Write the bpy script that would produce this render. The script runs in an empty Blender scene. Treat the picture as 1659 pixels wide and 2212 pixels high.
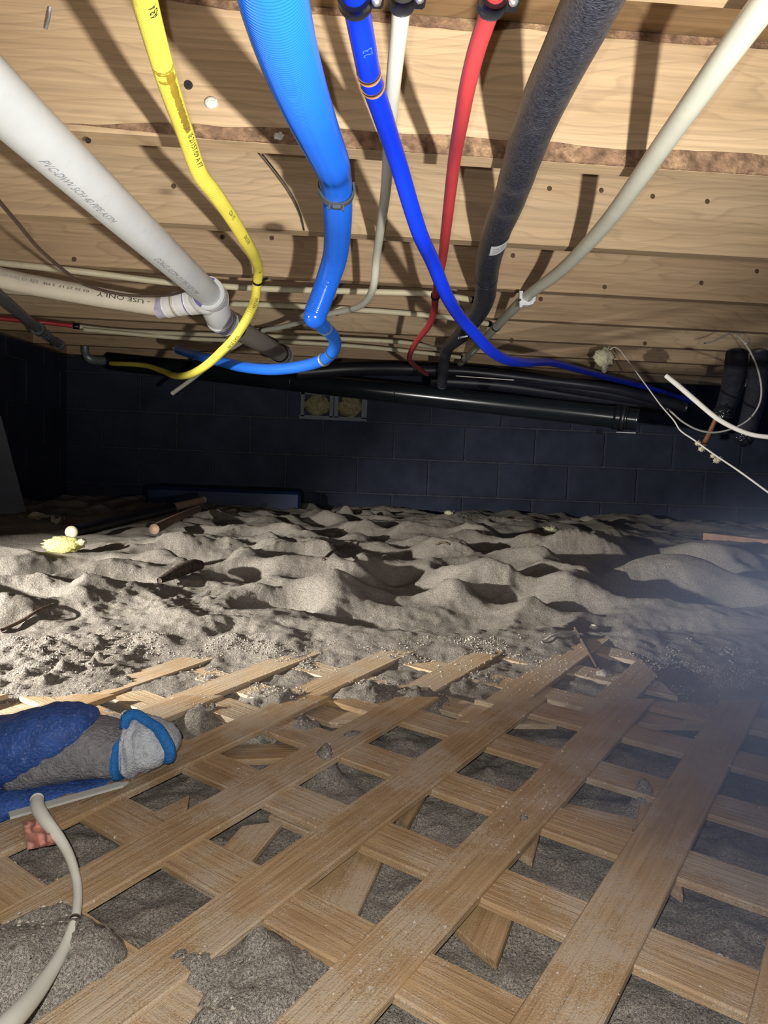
import bpy, bmesh, math, random
import numpy as np
from mathutils import Vector, Matrix

# ------------------------------------------------------------------ camera, world, lights, exposure
sc = bpy.context.scene
C = sc.collection
CAMZ = 0.345                      # camera height above the nominal sand level
F = 1540.0                        # focal length in pixels of a 1659 x 2212 frame
RH = np.array([[0.997694965, -0.036516361, -0.057195381],
               [-0.053601127, 0.092792762, -0.994241632],
               [0.041613404, 0.995015607, 0.090621553]])
cam_d = bpy.data.cameras.new('camera')
cam_d.sensor_fit = 'VERTICAL'; cam_d.sensor_height = 36.0; cam_d.sensor_width = 27.0
cam_d.lens = 36.0 * F / 2212.0
cam_d.clip_start = 0.02; cam_d.clip_end = 50
cam = bpy.data.objects.new('camera', cam_d); C.objects.link(cam)
M = Matrix([list(RH[0]) + [0], list(RH[1]) + [0], list(RH[2]) + [CAMZ], [0, 0, 0, 1]])
cam.matrix_world = M
sc.camera = cam

w = bpy.data.worlds.new('blue_ambient_fill'); sc.world = w; w.use_nodes = True  # bluish ambient fill added to lift the darks; no opening is seen
w.node_tree.nodes['Background'].inputs[0].default_value = (0.22, 0.36, 0.90, 1)
w.node_tree.nodes['Background'].inputs[1].default_value = 0.10

def spot(name, loc, target, energy, color, size, blend, radius):
    l = bpy.data.lights.new(name, 'SPOT'); l.energy = energy; l.color = color
    l.spot_size = math.radians(size); l.spot_blend = blend; l.shadow_soft_size = radius
    o = bpy.data.objects.new(name, l); C.objects.link(o); o.location = loc
    d = Vector(target) - Vector(loc)
    o.rotation_euler = d.to_track_quat('-Z', 'Y').to_euler()
    return o
# hand torch held to the right of the camera, thrown up at the joists
spot('hand_torch', (0.210, -0.08, CAMZ - 0.105), (0.14, 1.15, CAMZ + 0.52), 118, (1.0, 0.96, 0.88), 78, 1.0, 0.012)
# the phone's own flash, beside the lens
spot('phone_flash', (-0.016, -0.004, CAMZ + 0.012), (-0.02, 1.0, CAMZ - 0.28), 12.5, (1.0, 0.97, 0.93), 160, 0.5, 0.004)
# work light standing off to the left, raking over the sand
spot('work_light', (-1.36, 0.66, CAMZ + 0.02), (0.25, 2.05, CAMZ - 0.98), 290, (1.0, 0.97, 0.92), 74, 0.45, 0.02)

vs = sc.view_settings
vs.view_transform = 'Standard'; vs.look = 'None'; vs.gamma = 1.0; vs.use_curve_mapping = False
vs.exposure = 0.0

# ------------------------------------------------------------------ measuring helpers
CX, CY = 829.5, 1106.0
def ray(u, v):
    return RH @ np.array([(u - CX) / F, -(v - CY) / F, -1.0])
def W(p): return np.array([p[0], p[1], p[2] + CAMZ])
def ay(u, v, y): d = ray(u, v); return W(d * (y / d[1]))      # point at depth y
def az(u, v, z): d = ray(u, v); return W(d * (z / d[2]))      # point at height z relative to the camera
def ad(u, v, dep): return W(ray(u, v) * dep)                  # point at optical depth
HJ = 0.419 + CAMZ                 # underside of the joists
PL = (-0.3383, 0.0372, 0.0328)    # lattice plane
def lat_z(x, y): return PL[0] + PL[1] * x + PL[2] * y + CAMZ
def al(u, v, off=0.0):            # point on the lattice plane
    d = ray(u, v); t = (PL[0] + off) / (d[2] - PL[1] * d[0] - PL[2] * d[1]); return W(d * t)
JY = 0.0575
LX, LY, LYAW = 0.043, 0.4303, 0.954
_c, _s = math.cos(-JY), math.sin(-JY)
LOX, LOY = LX * _c - LY * _s, LX * _s + LY * _c               # lattice origin
LYAWH = LYAW - JY
rng = np.random.default_rng(7)
random.seed(5)

# ------------------------------------------------------------------ noise in numpy
def _hash(ix, iy, seed):
    h = (ix.astype(np.int64) * 374761393 + iy.astype(np.int64) * 668265263 + seed * 974711) & 0xffffffff
    h = ((h ^ (h >> 13)) * 1274126177) & 0xffffffff
    return ((h ^ (h >> 16)) & 0xffff) / 65535.0
def perlin(x, y, seed=0):
    x = np.asarray(x, float); y = np.asarray(y, float)
    ix = np.floor(x); iy = np.floor(y); fx = x - ix; fy = y - iy
    ux = fx * fx * fx * (fx * (fx * 6 - 15) + 10); uy = fy * fy * fy * (fy * (fy * 6 - 15) + 10)
    def g(dx, dy):
        a = _hash(ix + dx, iy + dy, seed) * 2 * math.pi
        return np.cos(a) * (fx - dx) + np.sin(a) * (fy - dy)
    n0 = g(0, 0) * (1 - ux) + g(1, 0) * ux
    n1 = g(0, 1) * (1 - ux) + g(1, 1) * ux
    return (n0 * (1 - uy) + n1 * uy) * 1.5
def fbm(x, y, oct=4, seed=0, gain=0.5):
    s = 0; a = 1
    for k in range(oct):
        s = s + a * perlin(x * 2 ** k, y * 2 ** k, seed + k * 17); a *= gain
    return s
def sstep(a, b, x):
    t = np.clip((x - a) / (b - a), 0, 1); return t * t * (3 - 2 * t)

# ------------------------------------------------------------------ materials
def new_mat(name):
    m = bpy.data.materials.new(name); m.use_nodes = True
    nt = m.node_tree; b = nt.nodes['Principled BSDF']
    return m, nt, b
def N(nt, t, **kw):
    n = nt.nodes.new(t)
    for k, v in kw.items():
        if k in n.inputs: n.inputs[k].default_value = v
        else: setattr(n, k, v)
    return n
def L(nt, a, b): nt.links.new(a, b)
def ramp(nt, fac, stops):
    r = nt.nodes.new('ShaderNodeValToRGB'); e = r.color_ramp.elements
    while len(e) < len(stops): e.new(0.5)
    for k, (p, c) in enumerate(stops):
        e[k].position = p; e[k].color = (*c, 1) if len(c) == 3 else c
    L(nt, fac, r.inputs[0]); return r
def mix(nt, fac, a, b, mode='MIX'):
    n = nt.nodes.new('ShaderNodeMix'); n.data_type = 'RGBA'; n.blend_type = mode
    for s, v in ((0, fac), (6, a), (7, b)):
        if hasattr(v, 'links'): L(nt, v, n.inputs[s])
        elif isinstance(v, (int, float)): n.inputs[s].default_value = v
        else: n.inputs[s].default_value = (*v, 1)
    return n.outputs[2]
def coords(nt, kind='Object', scale=(1, 1, 1)):
    if kind == 'World':
        src = N(nt, 'ShaderNodeNewGeometry').outputs['Position']
    else:
        src = N(nt, 'ShaderNodeTexCoord').outputs[kind]
    mp = nt.nodes.new('ShaderNodeMapping'); mp.inputs['Scale'].default_value = scale
    L(nt, src, mp.inputs[0]); return mp.outputs[0]
def noise(nt, vec, scale, detail=4, rough=0.55, dist=0.0):
    n = N(nt, 'ShaderNodeTexNoise', Scale=scale, Detail=detail, Roughness=rough, Distortion=dist)
    L(nt, vec, n.inputs['Vector']); return n.outputs['Fac']
def bump(nt, b, h, strength, dist=0.01, prev=None):
    n = N(nt, 'ShaderNodeBump', Strength=strength, Distance=dist)
    L(nt, h, n.inputs['Height'])
    if prev is not None: L(nt, prev, n.inputs['Normal'])
    L(nt, n.outputs[0], b.inputs['Normal']); return n.outputs[0]

def plain(name, col, rough=0.45, spec=0.5, var=0.12, scale=30, bmp=0.0, bscale=200, metal=0.0, dirt=None, kind='World'):
    m, nt, b = new_mat(name)
    v = coords(nt, kind)
    f = noise(nt, v, scale, 4)
    c0 = tuple(max(0, x * (1 - var)) for x in col); c1 = tuple(min(1, x * (1 + var)) for x in col)
    out = ramp(nt, f, [(0.3, c0), (0.7, c1)]).outputs[0]
    if dirt:
        f2 = noise(nt, v, dirt[1], 5, 0.65)
        r2 = ramp(nt, f2, [(dirt[2], (0, 0, 0)), (min(1, dirt[2] + 0.14), (1, 1, 1))])
        mm = N(nt, 'ShaderNodeMath', operation='MULTIPLY'); L(nt, r2.outputs[0], mm.inputs[0]); mm.inputs[1].default_value = dirt[3]
        out = mix(nt, mm.outputs[0], out, dirt[0])
    L(nt, out, b.inputs['Base Color'])
    b.inputs['Roughness'].default_value = rough; b.inputs['Specular IOR Level'].default_value = spec
    b.inputs['Metallic'].default_value = metal
    if bmp: bump(nt, b, noise(nt, v, bscale, 3), bmp, 0.004)
    return m

def pine(name, light, dark, seed, knots=0.35, tint=(0.5, 0.3, 0.15)):
    m, nt, b = new_mat(name)
    tc = N(nt, 'ShaderNodeTexCoord').outputs['Object']
    mp = nt.nodes.new('ShaderNodeMapping'); mp.inputs['Location'].default_value = (seed * 3.7, seed * 1.3, seed * 2.1)
    L(nt, tc, mp.inputs[0]); base = mp.outputs[0]
    def sc_(v):
        q = nt.nodes.new('ShaderNodeMapping'); q.inputs['Scale'].default_value = v; L(nt, base, q.inputs[0]); return q.outputs[0]
    warp = noise(nt, sc_((1.6, 2.0, 7.0)), 1.0, 3, 0.5)
    # growth-ring lines: bands across the height, bent by the warp
    sep = N(nt, 'ShaderNodeSeparateXYZ'); L(nt, base, sep.inputs[0])
    a = N(nt, 'ShaderNodeMath', operation='MULTIPLY'); L(nt, sep.outputs['Z'], a.inputs[0]); a.inputs[1].default_value = 46.0
    bq = N(nt, 'ShaderNodeMath', operation='MULTIPLY_ADD'); L(nt, warp, bq.inputs[0]); bq.inputs[1].default_value = 13.0; L(nt, a.outputs[0], bq.inputs[2])
    fr = N(nt, 'ShaderNodeMath', operation='FRACT'); L(nt, bq.outputs[0], fr.inputs[0])
    ring = ramp(nt, fr.outputs[0], [(0.0, (0, 0, 0)), (0.72, (0.35,) * 3), (0.9, (1, 1, 1)), (1.0, (0, 0, 0))]).outputs[0]
    fine = noise(nt, sc_((3.0, 160, 160)), 1.0, 3, 0.6)
    big = noise(nt, sc_((0.9, 6, 9)), 1.0, 3, 0.5)
    r1 = ramp(nt, big, [(0.3, dark), (0.68, light)]).outputs[0]
    mm = N(nt, 'ShaderNodeMath', operation='MULTIPLY'); L(nt, ring, mm.inputs[0]); mm.inputs[1].default_value = 0.34
    c = mix(nt, mm.outputs[0], r1, tuple(x * 0.55 for x in dark))
    f3 = ramp(nt, fine, [(0.35, (0.82,) * 3), (0.65, (1.06,) * 3)]).outputs[0]
    c = mix(nt, 1.0, c, f3, 'MULTIPLY')
    st = noise(nt, sc_((1.3, 9, 9)), 1.0, 4, 0.6)
    s2 = ramp(nt, st, [(0.60, (0, 0, 0)), (0.78, (0.5,) * 3)]).outputs[0]
    c = mix(nt, s2, c, tint)
    vo = N(nt, 'ShaderNodeTexVoronoi', Scale=1.0); L(nt, sc_((3.1, 4.0, 7.5)), vo.inputs['Vector'])
    kr = ramp(nt, vo.outputs['Distance'], [(0.05, (1, 1, 1)), (0.085, (0.25,) * 3), (0.14, (0, 0, 0))]).outputs[0]
    km = N(nt, 'ShaderNodeMath', operation='MULTIPLY'); L(nt, kr, km.inputs[0]); km.inputs[1].default_value = knots * 2
    c = mix(nt, km.outputs[0], c, (0.07, 0.04, 0.02))
    L(nt, c, b.inputs['Base Color']); b.inputs['Roughness'].default_value = 0.62; b.inputs['Specular IOR Level'].default_value = 0.25
    bump(nt, b, fine, 0.25, 0.002)
    return m

MAT = {}
MAT['pine_a'] = pine('yellow_pine', (0.66, 0.49, 0.31), (0.50, 0.35, 0.205), 1.0, 0.3)
MAT['pine_b'] = pine('pale_pine', (0.64, 0.48, 0.31), (0.48, 0.345, 0.21), 2.3, 0.45)
MAT['pine_c'] = pine('reddish_pine', (0.57, 0.41, 0.26), (0.42, 0.285, 0.17), 4.1, 0.4, (0.36, 0.17, 0.08))
MAT['subfloor'] = pine('stained_subfloor', (0.42, 0.28, 0.15), (0.20, 0.115, 0.055), 6.6, 0.4, (0.10, 0.055, 0.03))
MAT['bark'] = plain('bark_wane', (0.22, 0.135, 0.085), 0.9, 0.2, 0.55, 55, 0.9, 160, dirt=((0.50, 0.34, 0.19), 26, 0.52, 0.8))

def sand_mat():
    m, nt, b = new_mat('loose_sand')
    v = coords(nt, 'World')
    f = noise(nt, v, 9, 5, 0.6)
    c = ramp(nt, f, [(0.3, (0.295, 0.262, 0.220)), (0.7, (0.43, 0.390, 0.335))]).outputs[0]
    g = noise(nt, v, 620, 3, 0.7)
    gr = ramp(nt, g, [(0.32, (0.45, 0.43, 0.41)), (0.5, (1, 1, 1)), (0.70, (1.55, 1.52, 1.46))]).outputs[0]
    c = mix(nt, 1.0, c, gr, 'MULTIPLY')
    sp = noise(nt, v, 140, 3, 0.6)
    s2 = ramp(nt, sp, [(0.70, (0, 0, 0)), (0.75, (0.75,) * 3)]).outputs[0]
    c = mix(nt, s2, c, (0.07, 0.055, 0.045))
    L(nt, c, b.inputs['Base Color']); b.inputs['Roughness'].default_value = 0.95; b.inputs['Specular IOR Level'].default_value = 0.15
    n0 = bump(nt, b, noise(nt, v, 60, 6, 0.75), 0.55, 0.012)
    n1 = bump(nt, b, noise(nt, v, 240, 3, 0.7), 0.6, 0.005, n0)
    bump(nt, b, g, 0.75, 0.0032, n1)
    return m
MAT['sand'] = sand_mat()
MAT['grain'] = plain('sand_grain', (0.46, 0.41, 0.34), 0.85, 0.3, 0.35, 300, 0.0)

def slat_mat(name, c0, c1, dust):
    m, nt, b = new_mat(name)
    v = coords(nt, 'Object', (9, 190, 190)); vw = coords(nt, 'World')
    gfac = noise(nt, v, 1.0, 4, 0.65, 0.4)
    c = ramp(nt, gfac, [(0.3, c0), (0.7, c1)]).outputs[0]
    t = noise(nt, vw, 7, 3); c = mix(nt, 1.0, c, ramp(nt, t, [(0.3, (0.8, 0.78, 0.76)), (0.7, (1.12, 1.1, 1.06))]).outputs[0], 'MULTIPLY')
    d1 = noise(nt, vw, 16, 4, 0.6); d2 = noise(nt, vw, 900, 2, 0.7)
    ad_ = N(nt, 'ShaderNodeMath', operation='MULTIPLY_ADD'); L(nt, d2, ad_.inputs[0]); ad_.inputs[1].default_value = 0.9; L(nt, d1, ad_.inputs[2])
    dr = ramp(nt, ad_.outputs[0], [(dust, (0, 0, 0)), (min(1, dust + 0.09), (0.85,) * 3)]).outputs[0]
    c = mix(nt, dr, c, (0.48, 0.39, 0.28))
    L(nt, c, b.inputs['Base Color']); b.inputs['Roughness'].default_value = 0.6; b.inputs['Specular IOR Level'].default_value = 0.35
    n1 = bump(nt, b, gfac, 0.8, 0.0025)
    bump(nt, b, ad_.outputs[0], 0.35, 0.0025, n1)
    return m
MAT['slat'] = slat_mat('tan_lattice_slat', (0.31, 0.195, 0.09), (0.50, 0.345, 0.19), 0.965)
MAT['slat_dusty'] = slat_mat('dusty_lattice_slat', (0.40, 0.28, 0.155), (0.54, 0.40, 0.25), 0.90)

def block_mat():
    m, nt, b = new_mat('shade_navy_block')
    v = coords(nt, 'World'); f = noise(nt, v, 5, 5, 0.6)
    c = ramp(nt, f, [(0.3, (0.022, 0.027, 0.045)), (0.7, (0.045, 0.052, 0.080))]).outputs[0]  # wall's unlit gloom put into the navy base colour, not a coating
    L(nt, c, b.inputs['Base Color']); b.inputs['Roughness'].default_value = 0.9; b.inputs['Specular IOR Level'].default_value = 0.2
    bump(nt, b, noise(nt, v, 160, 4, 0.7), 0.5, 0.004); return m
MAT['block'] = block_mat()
MAT['mortar'] = plain('mortar', (0.055, 0.06, 0.075), 0.95, 0.1, 0.25, 40, 0.5, 180)
MAT['pvc'] = plain('white_pvc', (0.86, 0.91, 0.94), 0.32, 0.45, 0.05, 14, 0.04, 60, dirt=((0.50, 0.50, 0.50), 30, 0.62, 0.35))
MAT['pvc_gloss'] = plain('glossy_white_pvc', (0.86, 0.87, 0.88), 0.18, 0.55, 0.03, 14)
MAT['pvc_cream'] = plain('cream_pvc', (0.72, 0.66, 0.54), 0.38, 0.4, 0.05, 12, dirt=((0.45, 0.42, 0.38), 25, 0.6, 0.3))
MAT['pvc_grey'] = plain('grey_pvc', (0.40, 0.37, 0.33), 0.5, 0.35, 0.08, 16)
MAT['primer'] = plain('purple_primer', (0.20, 0.18, 0.48), 0.3, 0.5, 0.2, 60)
MAT['primer_pale'] = plain('smeared_purple_primer', (0.56, 0.53, 0.68), 0.35, 0.4, 0.2, 45)
MAT['ink'] = plain('black_ink', (0.03, 0.03, 0.035), 0.6, 0.2)
MAT['ink_grey'] = plain('grey_ink', (0.34, 0.35, 0.39), 0.6, 0.2, 0.6, 350)
MAT['yellow'] = plain('yellow_jacket', (0.80, 0.70, 0.10), 0.42, 0.4, 0.06, 20)
MAT['stain'] = plain('amber_stain', (0.42, 0.29, 0.03), 0.35, 0.5, 0.25, 90)
MAT['blue'] = plain('blue_corrugated', (0.014, 0.135, 0.74), 0.17, 0.6, 0.06, 10)
MAT['blue2'] = plain('blue_hose', (0.012, 0.11, 0.50), 0.35, 0.5, 0.08, 12)
MAT['deepblue'] = plain('deep_blue_tube', (0.004, 0.035, 0.72), 0.35, 0.4, 0.06, 10)
MAT['whitepex'] = plain('white_tube', (0.66, 0.66, 0.56), 0.42, 0.4, 0.05, 18, dirt=((0.45, 0.42, 0.34), 40, 0.62, 0.3))
MAT['beige'] = plain('beige_tube', (0.66, 0.60, 0.42), 0.45, 0.35, 0.07, 18, dirt=((0.36, 0.31, 0.21), 22, 0.60, 0.5))
MAT['redpex'] = plain('red_tube', (0.46, 0.045, 0.05), 0.35, 0.45, 0.06, 14)
def foam_mat():
    m, nt, b = new_mat('black_pipe_foam')
    v = coords(nt, 'World')
    c = ramp(nt, noise(nt, v, 240, 3, 0.7), [(0.35, (0.020, 0.021, 0.030)), (0.75, (0.075, 0.08, 0.105))]).outputs[0]
    dd = ramp(nt, noise(nt, v, 18, 4, 0.6), [(0.55, (0, 0, 0)), (0.8, (0.35,) * 3)]).outputs[0]
    c = mix(nt, dd, c, (0.17, 0.165, 0.17))
    L(nt, c, b.inputs['Base Color']); b.inputs['Roughness'].default_value = 0.26; b.inputs['Specular IOR Level'].default_value = 0.5
    bump(nt, b, noise(nt, v, 430, 3, 0.6), 0.8, 0.004); return m
MAT['foam'] = foam_mat()
MAT['abs'] = plain('black_plastic_pipe', (0.010, 0.013, 0.016), 0.22, 0.55, 0.2, 8)
MAT['blackrub'] = plain('black_rubber', (0.012, 0.012, 0.015), 0.35, 0.5, 0.2, 60)
MAT['blackcable'] = plain('black_cable', (0.012, 0.013, 0.02), 0.4, 0.4, 0.2, 30)
MAT['browncable'] = plain('brown_cable', (0.10, 0.065, 0.05), 0.5, 0.35, 0.15, 40)
MAT['greyplastic'] = plain('grey_plastic', (0.075, 0.085, 0.105), 0.4, 0.4, 0.1, 60)
MAT['galv'] = plain('galvanised_steel', (0.32, 0.34, 0.37), 0.45, 0.5, 0.25, 60, metal=0.5)
MAT['zinc'] = plain('zinc_screw', (0.75, 0.74, 0.70), 0.25, 0.6, 0.1, 90, metal=0.9)
MAT['paleblue'] = plain('rubbed_blue_mark', (0.06, 0.14, 0.80), 0.5, 0.3, 0.3, 300)
MAT['whiteplastic'] = plain('white_plastic', (0.62, 0.64, 0.66), 0.4, 0.4, 0.1, 90)
MAT['insul'] = plain('yellow_fibreglass', (0.66, 0.60, 0.22), 0.95, 0.1, 0.2, 120, 1.0, 260)
MAT['insul_pale'] = plain('pale_fibreglass', (0.50, 0.47, 0.32), 0.95, 0.1, 0.25, 120, 1.0, 260)
MAT['vent_wool'] = plain('dirty_fibreglass', (0.22, 0.20, 0.11), 0.95, 0.1, 0.4, 60, 1.0, 200)
MAT['knot'] = plain('pine_knot', (0.10, 0.06, 0.035), 0.7, 0.3, 0.4, 200)
MAT['glue'] = plain('white_foam_dab', (0.66, 0.65, 0.60), 0.8, 0.2, 0.12, 120, 0.5, 300)
MAT['paper'] = plain('paper_label', (0.74, 0.77, 0.82), 0.5, 0.4, 0.06, 90)
MAT['tape'] = plain('brown_tape', (0.33, 0.17, 0.07), 0.4, 0.4, 0.12, 60)
MAT['copper'] = plain('copper', (0.36, 0.16, 0.085), 0.5, 0.5, 0.2, 40, metal=0.4)
MAT['wrap'] = plain('glossy_black_wrap', (0.014, 0.016, 0.022), 0.12, 0.6, 0.3, 30, 1.0, 45)
MAT['darkwrap'] = plain('dark_duct_wrap', (0.022, 0.024, 0.034), 0.5, 0.4, 0.3, 20, 0.5, 60)
MAT['cream'] = plain('cream_cable', (0.80, 0.80, 0.68), 0.4, 0.45, 0.06, 30, dirt=((0.42, 0.35, 0.25), 30, 0.62, 0.5))
MAT['greycream'] = plain('grey_cream_strip', (0.50, 0.50, 0.44), 0.4, 0.45, 0.06, 30)
MAT['whitewire'] = plain('white_wire', (0.72, 0.70, 0.64), 0.5, 0.3, 0.06, 30)
MAT['dustywire'] = plain('dusty_wire', (0.40, 0.38, 0.34), 0.6, 0.3, 0.15, 60)
MAT['gloveblue'] = plain('blue_latex_dip', (0.035, 0.095, 0.33), 0.6, 0.35, 0.25, 60, 0.5, 300, dirt=((0.30, 0.34, 0.44), 420, 0.54, 0.5))
MAT['knit'] = plain('grey_knit', (0.25, 0.24, 0.24), 0.9, 0.2, 0.25, 150, 0.8, 420)
MAT['knitwhite'] = plain('white_knit', (0.55, 0.58, 0.60), 0.9, 0.2, 0.2, 90, 0.8, 420, dirt=((0.10, 0.08, 0.06), 45, 0.60, 0.7))
MAT['hem'] = plain('blue_hem', (0.03, 0.19, 0.52), 0.8, 0.25, 0.2, 300, 0.7, 600)
MAT['pink'] = plain('pink_scrap', (0.55, 0.27, 0.21), 0.8, 0.2, 0.15, 80)
MAT['stick'] = plain('weathered_stick', (0.075, 0.052, 0.04), 0.85, 0.25, 0.5, 90, 0.9, 200)
MAT['twig'] = plain('twig', (0.12, 0.085, 0.06), 0.85, 0.25, 0.4, 90)
MAT['brownstick'] = plain('brown_handle', (0.24, 0.16, 0.11), 0.7, 0.3, 0.2, 40)
MAT['plank'] = plain('reddish_plank', (0.40, 0.23, 0.14), 0.75, 0.3, 0.2, 25)
MAT['panel'] = plain('grey_panel', (0.15, 0.16, 0.17), 0.7, 0.3, 0.15, 12)
MAT['darkblue'] = plain('dark_blue_plastic', (0.006, 0.02, 0.07), 0.5, 0.4, 0.2, 10)
MAT['leaf'] = plain('dry_leaf', (0.42, 0.37, 0.24), 0.8, 0.25, 0.3, 60)
MAT['ventframe'] = plain('vent_frame', (0.12, 0.13, 0.155), 0.6, 0.4, 0.15, 40)
MAT['nail'] = plain('dark_nail', (0.05, 0.045, 0.045), 0.5, 0.5, 0.3, 200, metal=0.5)
MAT['pebble'] = plain('pale_pebble', (0.70, 0.66, 0.52), 0.7, 0.3, 0.1, 60)
MAT['whitecap'] = plain('cream_cap', (0.76, 0.72, 0.52), 0.6, 0.3, 0.12, 60)

# ------------------------------------------------------------------ object helpers
def tag(o, label=None, cat=None, group=None, kind=None):
    if label: o['label'] = label
    if cat: o['category'] = cat
    if group: o['group'] = group
    if kind: o['kind'] = kind
    return o
def empty(name, loc, label, cat, group=None):
    o = bpy.data.objects.new(name, None); C.objects.link(o); o.location = [float(x) for x in loc]
    o.empty_display_size = 0.02
    return tag(o, label, cat, group)
def mk(name, verts, faces, mat, parent=None, smooth=True, loc=None):
    v = np.asarray(verts, float)
    if loc is None:
        loc = np.array([v[:, 0].mean(), v[:, 1].mean(), v[:, 2].min()])
    loc = np.asarray(loc, float)
    me = bpy.data.meshes.new(name)
    me.from_pydata((v - loc).tolist(), [], [list(map(int, f)) for f in faces])
    me.materials.append(MAT[mat] if isinstance(mat, str) else mat)
    if smooth: me.polygons.foreach_set('use_smooth', [True] * len(me.polygons))
    me.update()
    o = bpy.data.objects.new(name, me); C.objects.link(o)
    if parent is not None:
        o.parent = parent
        pl = np.array(parent_world(parent)); o.location = (loc - pl).tolist()
    else: o.location = loc.tolist()
    return o
def parent_world(p):
    l = Vector(p.location); q = p.parent
    while q is not None: l = l + Vector(q.location); q = q.parent
    return l
def catmull(P, n):
    P = np.asarray(P, float)
    if len(P) == 2: P = np.array([P[0], (P[0] + P[1]) / 2, P[1]])
    Q = np.vstack([2 * P[0] - P[1], P, 2 * P[-1] - P[-2]])
    t = [0]
    for i in range(len(Q) - 1): t.append(t[-1] + max(1e-6, np.linalg.norm(Q[i + 1, :3] - Q[i, :3])) ** 0.5)
    t = np.array(t); out = []
    for i in range(1, len(Q) - 2):
        m = n if i < len(Q) - 3 else n + 1
        for k in range(m):
            x = t[i] + (t[i + 1] - t[i]) * k / n
            A1 = (t[i] - x) / (t[i] - t[i - 1]) * Q[i - 1] + (x - t[i - 1]) / (t[i] - t[i - 1]) * Q[i]
            A2 = (t[i + 1] - x) / (t[i + 1] - t[i]) * Q[i] + (x - t[i]) / (t[i + 1] - t[i]) * Q[i + 1]
            A3 = (t[i + 2] - x) / (t[i + 2] - t[i + 1]) * Q[i + 1] + (x - t[i + 1]) / (t[i + 2] - t[i + 1]) * Q[i + 2]
            B1 = (t[i + 1] - x) / (t[i + 1] - t[i - 1]) * A1 + (x - t[i - 1]) / (t[i + 1] - t[i - 1]) * A2
            B2 = (t[i + 2] - x) / (t[i + 2] - t[i]) * A2 + (x - t[i]) / (t[i + 2] - t[i]) * A3
            out.append((t[i + 1] - x) / (t[i + 1] - t[i]) * B1 + (x - t[i]) / (t[i + 1] - t[i]) * B2)
    return np.array(out)
class Path:
    def __init__(self, P, r, step=0.012, straight=False):
        P = np.asarray(P, float)
        r = np.full(len(P), r) if np.isscalar(r) else np.asarray(r, float)
        D = np.column_stack([P, r])
        q = D if straight else catmull(D, 14)
        s = np.concatenate([[0], np.cumsum(np.linalg.norm(np.diff(q[:, :3], axis=0), axis=1))])
        n = max(2, int(s[-1] / step) + 1)
        S = np.linspace(0, s[-1], n)
        self.q = np.column_stack([np.interp(S, s, q[:, k]) for k in range(4)]); self.S = S; self.len = s[-1]
        T = np.gradient(self.q[:, :3], axis=0); T /= np.linalg.norm(T, axis=1)[:, None] + 1e-12
        self.T = T
        v = np.array([0, 0, 1.0]) if abs(T[0][2]) < 0.9 else np.array([1.0, 0, 0])
        Nn = v - T[0] * (v @ T[0]); Nn /= np.linalg.norm(Nn); NN = [Nn]
        for k in range(1, n):
            a = NN[-1] - T[k] * (NN[-1] @ T[k]); NN.append(a / (np.linalg.norm(a) + 1e-12))
        self.N = np.array(NN); self.B = np.cross(T, self.N)
    def at(self, s):
        p = np.array([np.interp(s, self.S, self.q[:, k]) for k in range(4)])
        t = np.array([np.interp(s, self.S, self.T[:, k]) for k in range(3)]); t /= np.linalg.norm(t)
        return p[:3], p[3], t
    def near(self, p):                                   # arclength of the nearest sample
        return self.S[np.argmin(np.linalg.norm(self.q[:, :3] - np.asarray(p), axis=1))]
def ring_tube(q, Nn, B, seg, cap=True):
    n = len(q); a = np.linspace(0, 2 * math.pi, seg, endpoint=False)
    V = (q[:, None, :3] + q[:, 3, None, None] * (np.cos(a)[None, :, None] * Nn[:, None, :] + np.sin(a)[None, :, None] * B[:, None, :])).reshape(-1, 3)
    Fc = []
    for i in range(n - 1):
        for k in range(seg):
            k2 = (k + 1) % seg
            Fc.append((i * seg + k, (i + 1) * seg + k, (i + 1) * seg + k2, i * seg + k2)[::-1])
    if cap:
        Fc.append(tuple(range(seg))[::-1][::-1]); Fc.append(tuple((n - 1) * seg + k for k in range(seg))[::-1])
    return V, Fc
def tube(name, P, r, mat, parent=None, seg=16, step=0.012, corr=None, straight=False, wob=0.0):
    pa = P if isinstance(P, Path) else Path(P, r, corr[0] / 4.0 if corr else step, straight)
    q = pa.q.copy()
    if corr: q[:, 3] += corr[1] * np.cos(2 * math.pi * pa.S / corr[0])
    if wob: q[:, 3] *= 1 + wob * perlin(pa.S * 18, pa.S * 0 + 3.3, 9)
    V, Fc = ring_tube(q, pa.N, pa.B, seg)
    return mk(name, V, Fc, mat, parent), pa
def sub(pa, s0, s1, rad_add=0.0, n=None, rad=None):
    n = n or max(2, int((s1 - s0) / 0.006) + 1)
    S = np.linspace(s0, s1, n)
    P = [pa.at(s) for s in S]
    q = np.array([list(p[0]) + [(rad if rad is not None else p[1] + rad_add)] for p in P])
    return Path(q[:, :3], q[:, 3], max(1e-4, (s1 - s0) / (n - 1)), True)
def sleeve(name, pa, s0, s1, add, mat, parent, seg=20):
    p = sub(pa, s0, s1, add, max(3, int((s1 - s0) / 0.01) + 2))
    q = p.q; e = min(0.0015, (s1 - s0) * 0.2)
    V, Fc = ring_tube(q, p.N, p.B, seg)
    return mk(name, V, Fc, mat, parent)
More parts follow.
